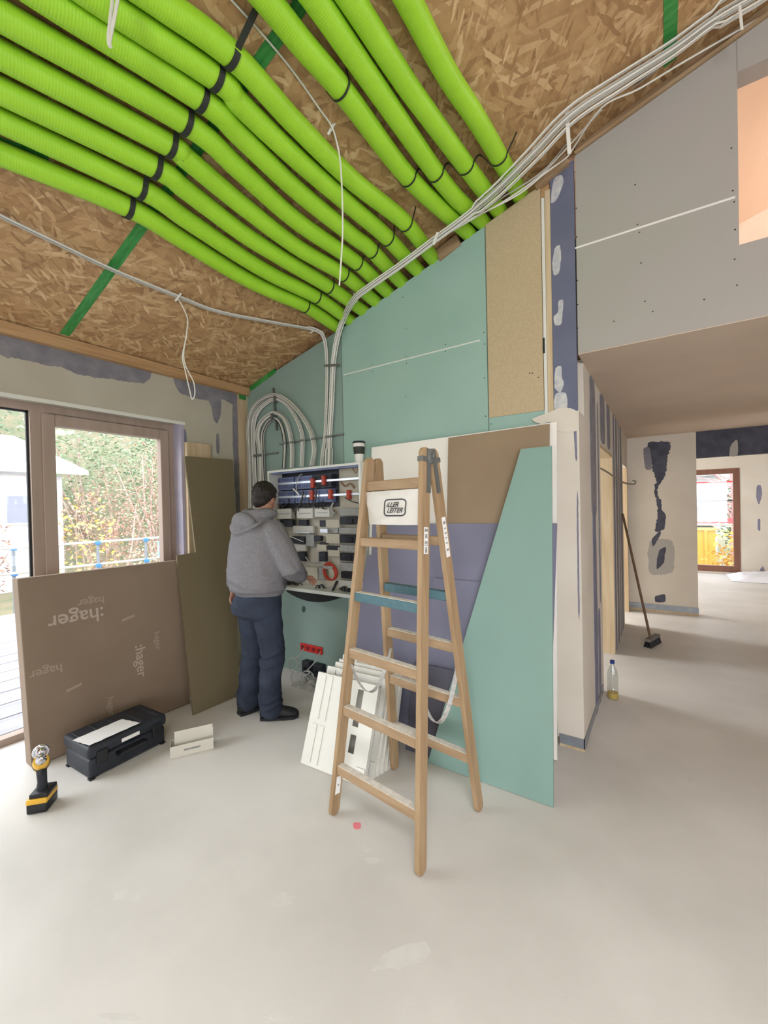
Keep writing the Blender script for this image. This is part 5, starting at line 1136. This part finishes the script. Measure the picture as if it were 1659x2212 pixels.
M_twig = mat('twig', (150, 124, 112), .8, (186, 168, 156), scale=6)
def bush(loc, rx, ry, rz, n, leaf, m, label, seed, trunk=6, cat='bush', group='bushes beyond the window', name='bush'):
    rnd = random.Random(seed); loc = V(loc); t = thing(name, label, cat, loc, group)
    bm = B()
    for k in range(n):
        u = V((rnd.gauss(0, 1), rnd.gauss(0, 1), rnd.gauss(0, 1))).normalized()*(rnd.random()**.45)
        c = loc + V((u.x*rx, u.y*ry, rz*.95+u.z*rz)); c += V((mnoise.noise(c*.9), mnoise.noise(c*.9+V((9, 0, 0))), mnoise.noise(c*.9+V((0, 9, 0)))))*.35*rx
        a = V((rnd.uniform(-1, 1), rnd.uniform(-1, 1), rnd.uniform(-.6, .6))).normalized(); b = a.orthogonal().normalized(); s = leaf*rnd.uniform(.6, 1.3)
        b = (b*math.cos(k)+a.cross(b)*math.sin(k))
        bm.faces.new([bm.verts.new(c+a*s), bm.verts.new(c+b*s*.5), bm.verts.new(c-a*s), bm.verts.new(c-b*s*.5)])
    me = bpy.data.meshes.new('foliage'); bm.to_mesh(me); bm.free(); me.materials.append(m); o = bpy.data.objects.new('foliage', me); COL.objects.link(o); o.parent = t; o.matrix_parent_inverse = Matrix.Translation(loc).inverted()
    bm = B()
    for k in range(trunk):
        e = loc+V((rnd.uniform(-1, 1)*rx, rnd.uniform(-1, 1)*ry, rz*rnd.uniform(1.1, 2.0))); md = loc.lerp(e, .5)+V((rnd.uniform(-.2, .2)*rx, rnd.uniform(-.2, .2)*ry, 0))
        tube(bm, catmull([loc, md, e], 5), [.03*rx*(1-i/13) for i in range(11)], 5)
    obj('branches', bm, M_twig, t)
bl = [((-13.0, 1.6, -1.5), 1.4, 1.5, 1.7, 2200, .05, 0, 'grey-green bush left of the yellow bush outside the left window'), ((-13.2, 5.0, -1.5), .9, .9, 2.1, 420, .06, 2, 'yellow-leaved bush beyond the guard rail in the left window'), ((-14.5, 6.2, -1.5), 1.9, 1.6, 2.2, 2400, .045, 1, 'reddish-brown bush in the middle of the left window'),
      ((-12.4, 6.6, -1.5), 1.0, 1.2, 1.2, 1300, .045, 4, 'low pale bush behind the guard rail in the left window'), ((-13.2, 8.2, -1.5), 1.5, 1.5, 1.6, 2000, .045, 0, 'grey-green bush at the right edge of the left window'), ((-17.5, 9.5, -1.5), 2.6, 2.4, 3.1, 2800, .06, 1, 'tall russet bush behind at the right of the left window'),
      ((-15.0, -.8, -1.5), 2.0, 2.0, 2.1, 1500, .08, 4, 'pale bush at the far left outside the left window'), ((-19, 3.4, -1.5), 1.6, 1.6, 2.0, 900, .08, 1, 'russet bush in front of the neighbouring house')]
for i, a in enumerate(bl): bush(a[0], a[1], a[2], a[3], a[4], a[5], LG[a[6]], a[7], 20+i)
tr = [((-33, -3, 1.5), 3.2, 4, 5.6), ((-33, 5, 1.5), 3.2, 3.6, 5.6), ((-29, 11, .3), 3.2, 3.6, 5.2), ((-27, 16, -.5), 3.4, 3.6, 5.0), ((-22, 12.5, -1.5), 2.6, 2.6, 4.2), ((-31, 21, 0), 4, 4, 5.5), ((-23, 18.5, -1.5), 3, 3, 4.0)]
tl = ['dark tree on the bank, farthest left in the left window', 'dark tree on the bank right behind the house roof', 'dark green tree on the bank right of the house', 'deep green tree high in the middle of the left window', 'nearer green tree right of the house in the left window', 'deep green tree at the far right of the bank', 'nearer deep green tree at the right of the left window']
for i, (l, rx, ry, rz) in enumerate(tr): bush(l, rx, ry, rz, 2600, .11, LG[(3, 3, 0, 3, 0, 3, 0)[i]], tl[i], 50+i, 5, 'tree', 'trees on the bank beyond the left window', 'tree')
# view through the far window: site hoarding, skip, foliage
YO = 14.6
z_at = lambda x, y, yy: P(x, y, 1, yy)
bm = B(); a, b = z_at(1500, 1119, YO), z_at(1595, 1131, YO); box(bm, a.x-1.2, b.x+.8, YO, YO+.03, b.z, a.z); bn_ = thing('banner', 'red site banner with faint white marks beyond the far window', 'banner', (1.6, YO, -1.5)); obj('banner_board', bm, mat('banner_red', (206, 96, 100), .6), bn_)
bm = B()
for k, x in enumerate((1508, 1512, 1516, 1524, 1529, 1533, 1537)): c = z_at(x, 1125, YO); obox(bm, c-V((0, .004, 0)), V((.012, 0, 0)), V((0, .002, 0)), V((0, 0, .035+.01*(k % 3))))
c = z_at(1555, 1125, YO); tube(bm, [c+V((-.03+.05*math.sin(q*.3), -.004, -.07+q*.014)) for q in range(11)], .008, 6); obj('banner_marks', bm, mat('banner_white', (236, 190, 190), .6), bn_)
bm = B()
for x in (a.x-1.0, b.x+.7): box(bm, x, x+.06, YO+.03, YO+.09, -1.5, a.z)
obj('banner_posts', bm, M_whitep, bn_)
fr = thing('scaffold_rail', 'thin scaffold rails crossing the view in the far window', 'railing', (1.4, 13.4, -1.5))
for y, m in ((1043, M_red), (1082, M_dark), (1133, M_cream), (1219, M_whitep)):
    p, q = z_at(1480, y+1, 13.4), z_at(1610, y-1, 13.4); bm = B(); tube(bm, [V((p.x-1, 13.4, p.z)), V((q.x+1, 13.4, p.z))], .018, 8); obj('rail', bm, m, fr, True)
bm = B(); tube(bm, [V((-.9, 13.42, -1.5)), V((-.9, 13.42, 3))], .03, 8); obj('post', bm, M_galv, fr, True)
a, b = z_at(1470, 1139, 18), z_at(1546, 1200, 18)
sk_ = thing('skip_container', 'yellow skip container standing outside beyond the far window', 'container', ((a.x+b.x)/2, 19, -1.5))
bm = B(); box(bm, a.x-1, b.x, 18, 20, -1.2, a.z); obj('container_body', bm, mat('skip_yellow', (206, 164, 72), .5), sk_)
bm = B(); box(bm, a.x-1.03, b.x+.03, 17.95, 20.05, a.z-.1, a.z); obj('container_rim', bm, mat('skip_rim', (212, 176, 92), .5), sk_)
bm = B()
for k in range(5): box(bm, b.x-.3-k*.5, b.x-.22-k*.5, 17.95, 18, -1.2, a.z-.1)
obj('container_rib', bm, mat('skip_yellow', (206, 164, 72), .5), sk_)
bm = B(); box(bm, a.x-.8, a.x-.6, 18.1, 19.9, -1.5, -1.2); box(bm, b.x-.3, b.x-.1, 18.1, 19.9, -1.5, -1.2); obj('container_feet', bm, M_dark, sk_)
bush((1.75, 15.9, -1.5), .75, .6, 1.25, 700, .08, LG[5], 'amber-leaved bush in front of the yellow container', 90, 6, 'bush', 'bushes beyond the far window')
bush((2.7, 17, -1.5), .9, .9, 1.3, 700, .08, LG[0], 'grey-green bush right of the yellow container', 91, 6, 'bush', 'bushes beyond the far window')
bush((2.75, 22, -1.5), .9, 1.2, 2.4, 1600, .08, LG[3], 'dark green tree right of the white house in the far window', 92, 6, 'tree', None, 'tree')
h2 = thing('white_house', 'white house seen at the left of the far window', 'house', (0, 32, -1.5))
bm = B(); box(bm, -5, 2.5, 30, 36, -1.5, 3.0); obj('wall', bm, mat('pale_render', (186, 186, 190), .7), h2); bm = B(); prism(bm, [V((-5.5, 29.5, 3.0)), V((3.0, 29.5, 3.0)), V((1.0, 33, 5.4)), V((-4, 33, 5.4))], V((0, 0, .2))); obj('roof', bm, mat('grey_roof', (150, 150, 160), .7), h2)
for x in (-1.5, .8): bm = B(); box(bm, x, x+1, 29.96, 30, .6, 1.8); obj('house_window', bm, M_bluep, h2)
bm = B(); t3 = thing('bare_tree', 'bare pinkish tree with spreading twigs high in the far window', 'tree', (2.2, 21, -1.5)); rnd = random.Random(5); base = V((2.2, 21, -1.5))
tube(bm, [base, base+V((.1, 0, 2.5)), base+V((0, 0, 4.5))], [.12, .09, .04], 8)
for k in range(26):
    s_ = base+V((0, 0, rnd.uniform(2.2, 4.4))); e = s_+V((rnd.uniform(-2.2, 2.2), rnd.uniform(-1, 1), rnd.uniform(.1, 1.4))); tube(bm, catmull([s_, s_.lerp(e, .5)+V((0, 0, .2)), e], 5), [.035*(1-i/12) for i in range(11)], 5)
obj('branches', bm, mat('pink_twig', (190, 150, 150), .8), t3)
bush((4.5, 40, 0), 8, 4, 5, 1200, .3, leafmat('leaf_pink', (206, 176, 172), (216, 200, 190)), 'hazy pinkish tree belt at the back of the far window view', 95, 4, 'trees', None, 'tree_belt')
# unique deck board labels
k = 0
for o in sorted([o for o in COL.objects if o.name.startswith('deck_board')], key=lambda o: -o.bound_box[0][0]):
    o['label'] = 'pale weathered deck board outside the left window, lying %s' % (['nearest the house'] + ['%s from the house' % w for w in ['second', 'third', 'fourth', 'fifth', 'sixth', 'seventh', 'eighth', 'ninth', 'tenth', 'eleventh', 'twelfth', 'thirteenth', 'fourteenth', 'fifteenth']] + ['farthest from the house'])[k]; k += 1
for o in COL.objects:
    if '_local' in o.keys(): del o['_local']
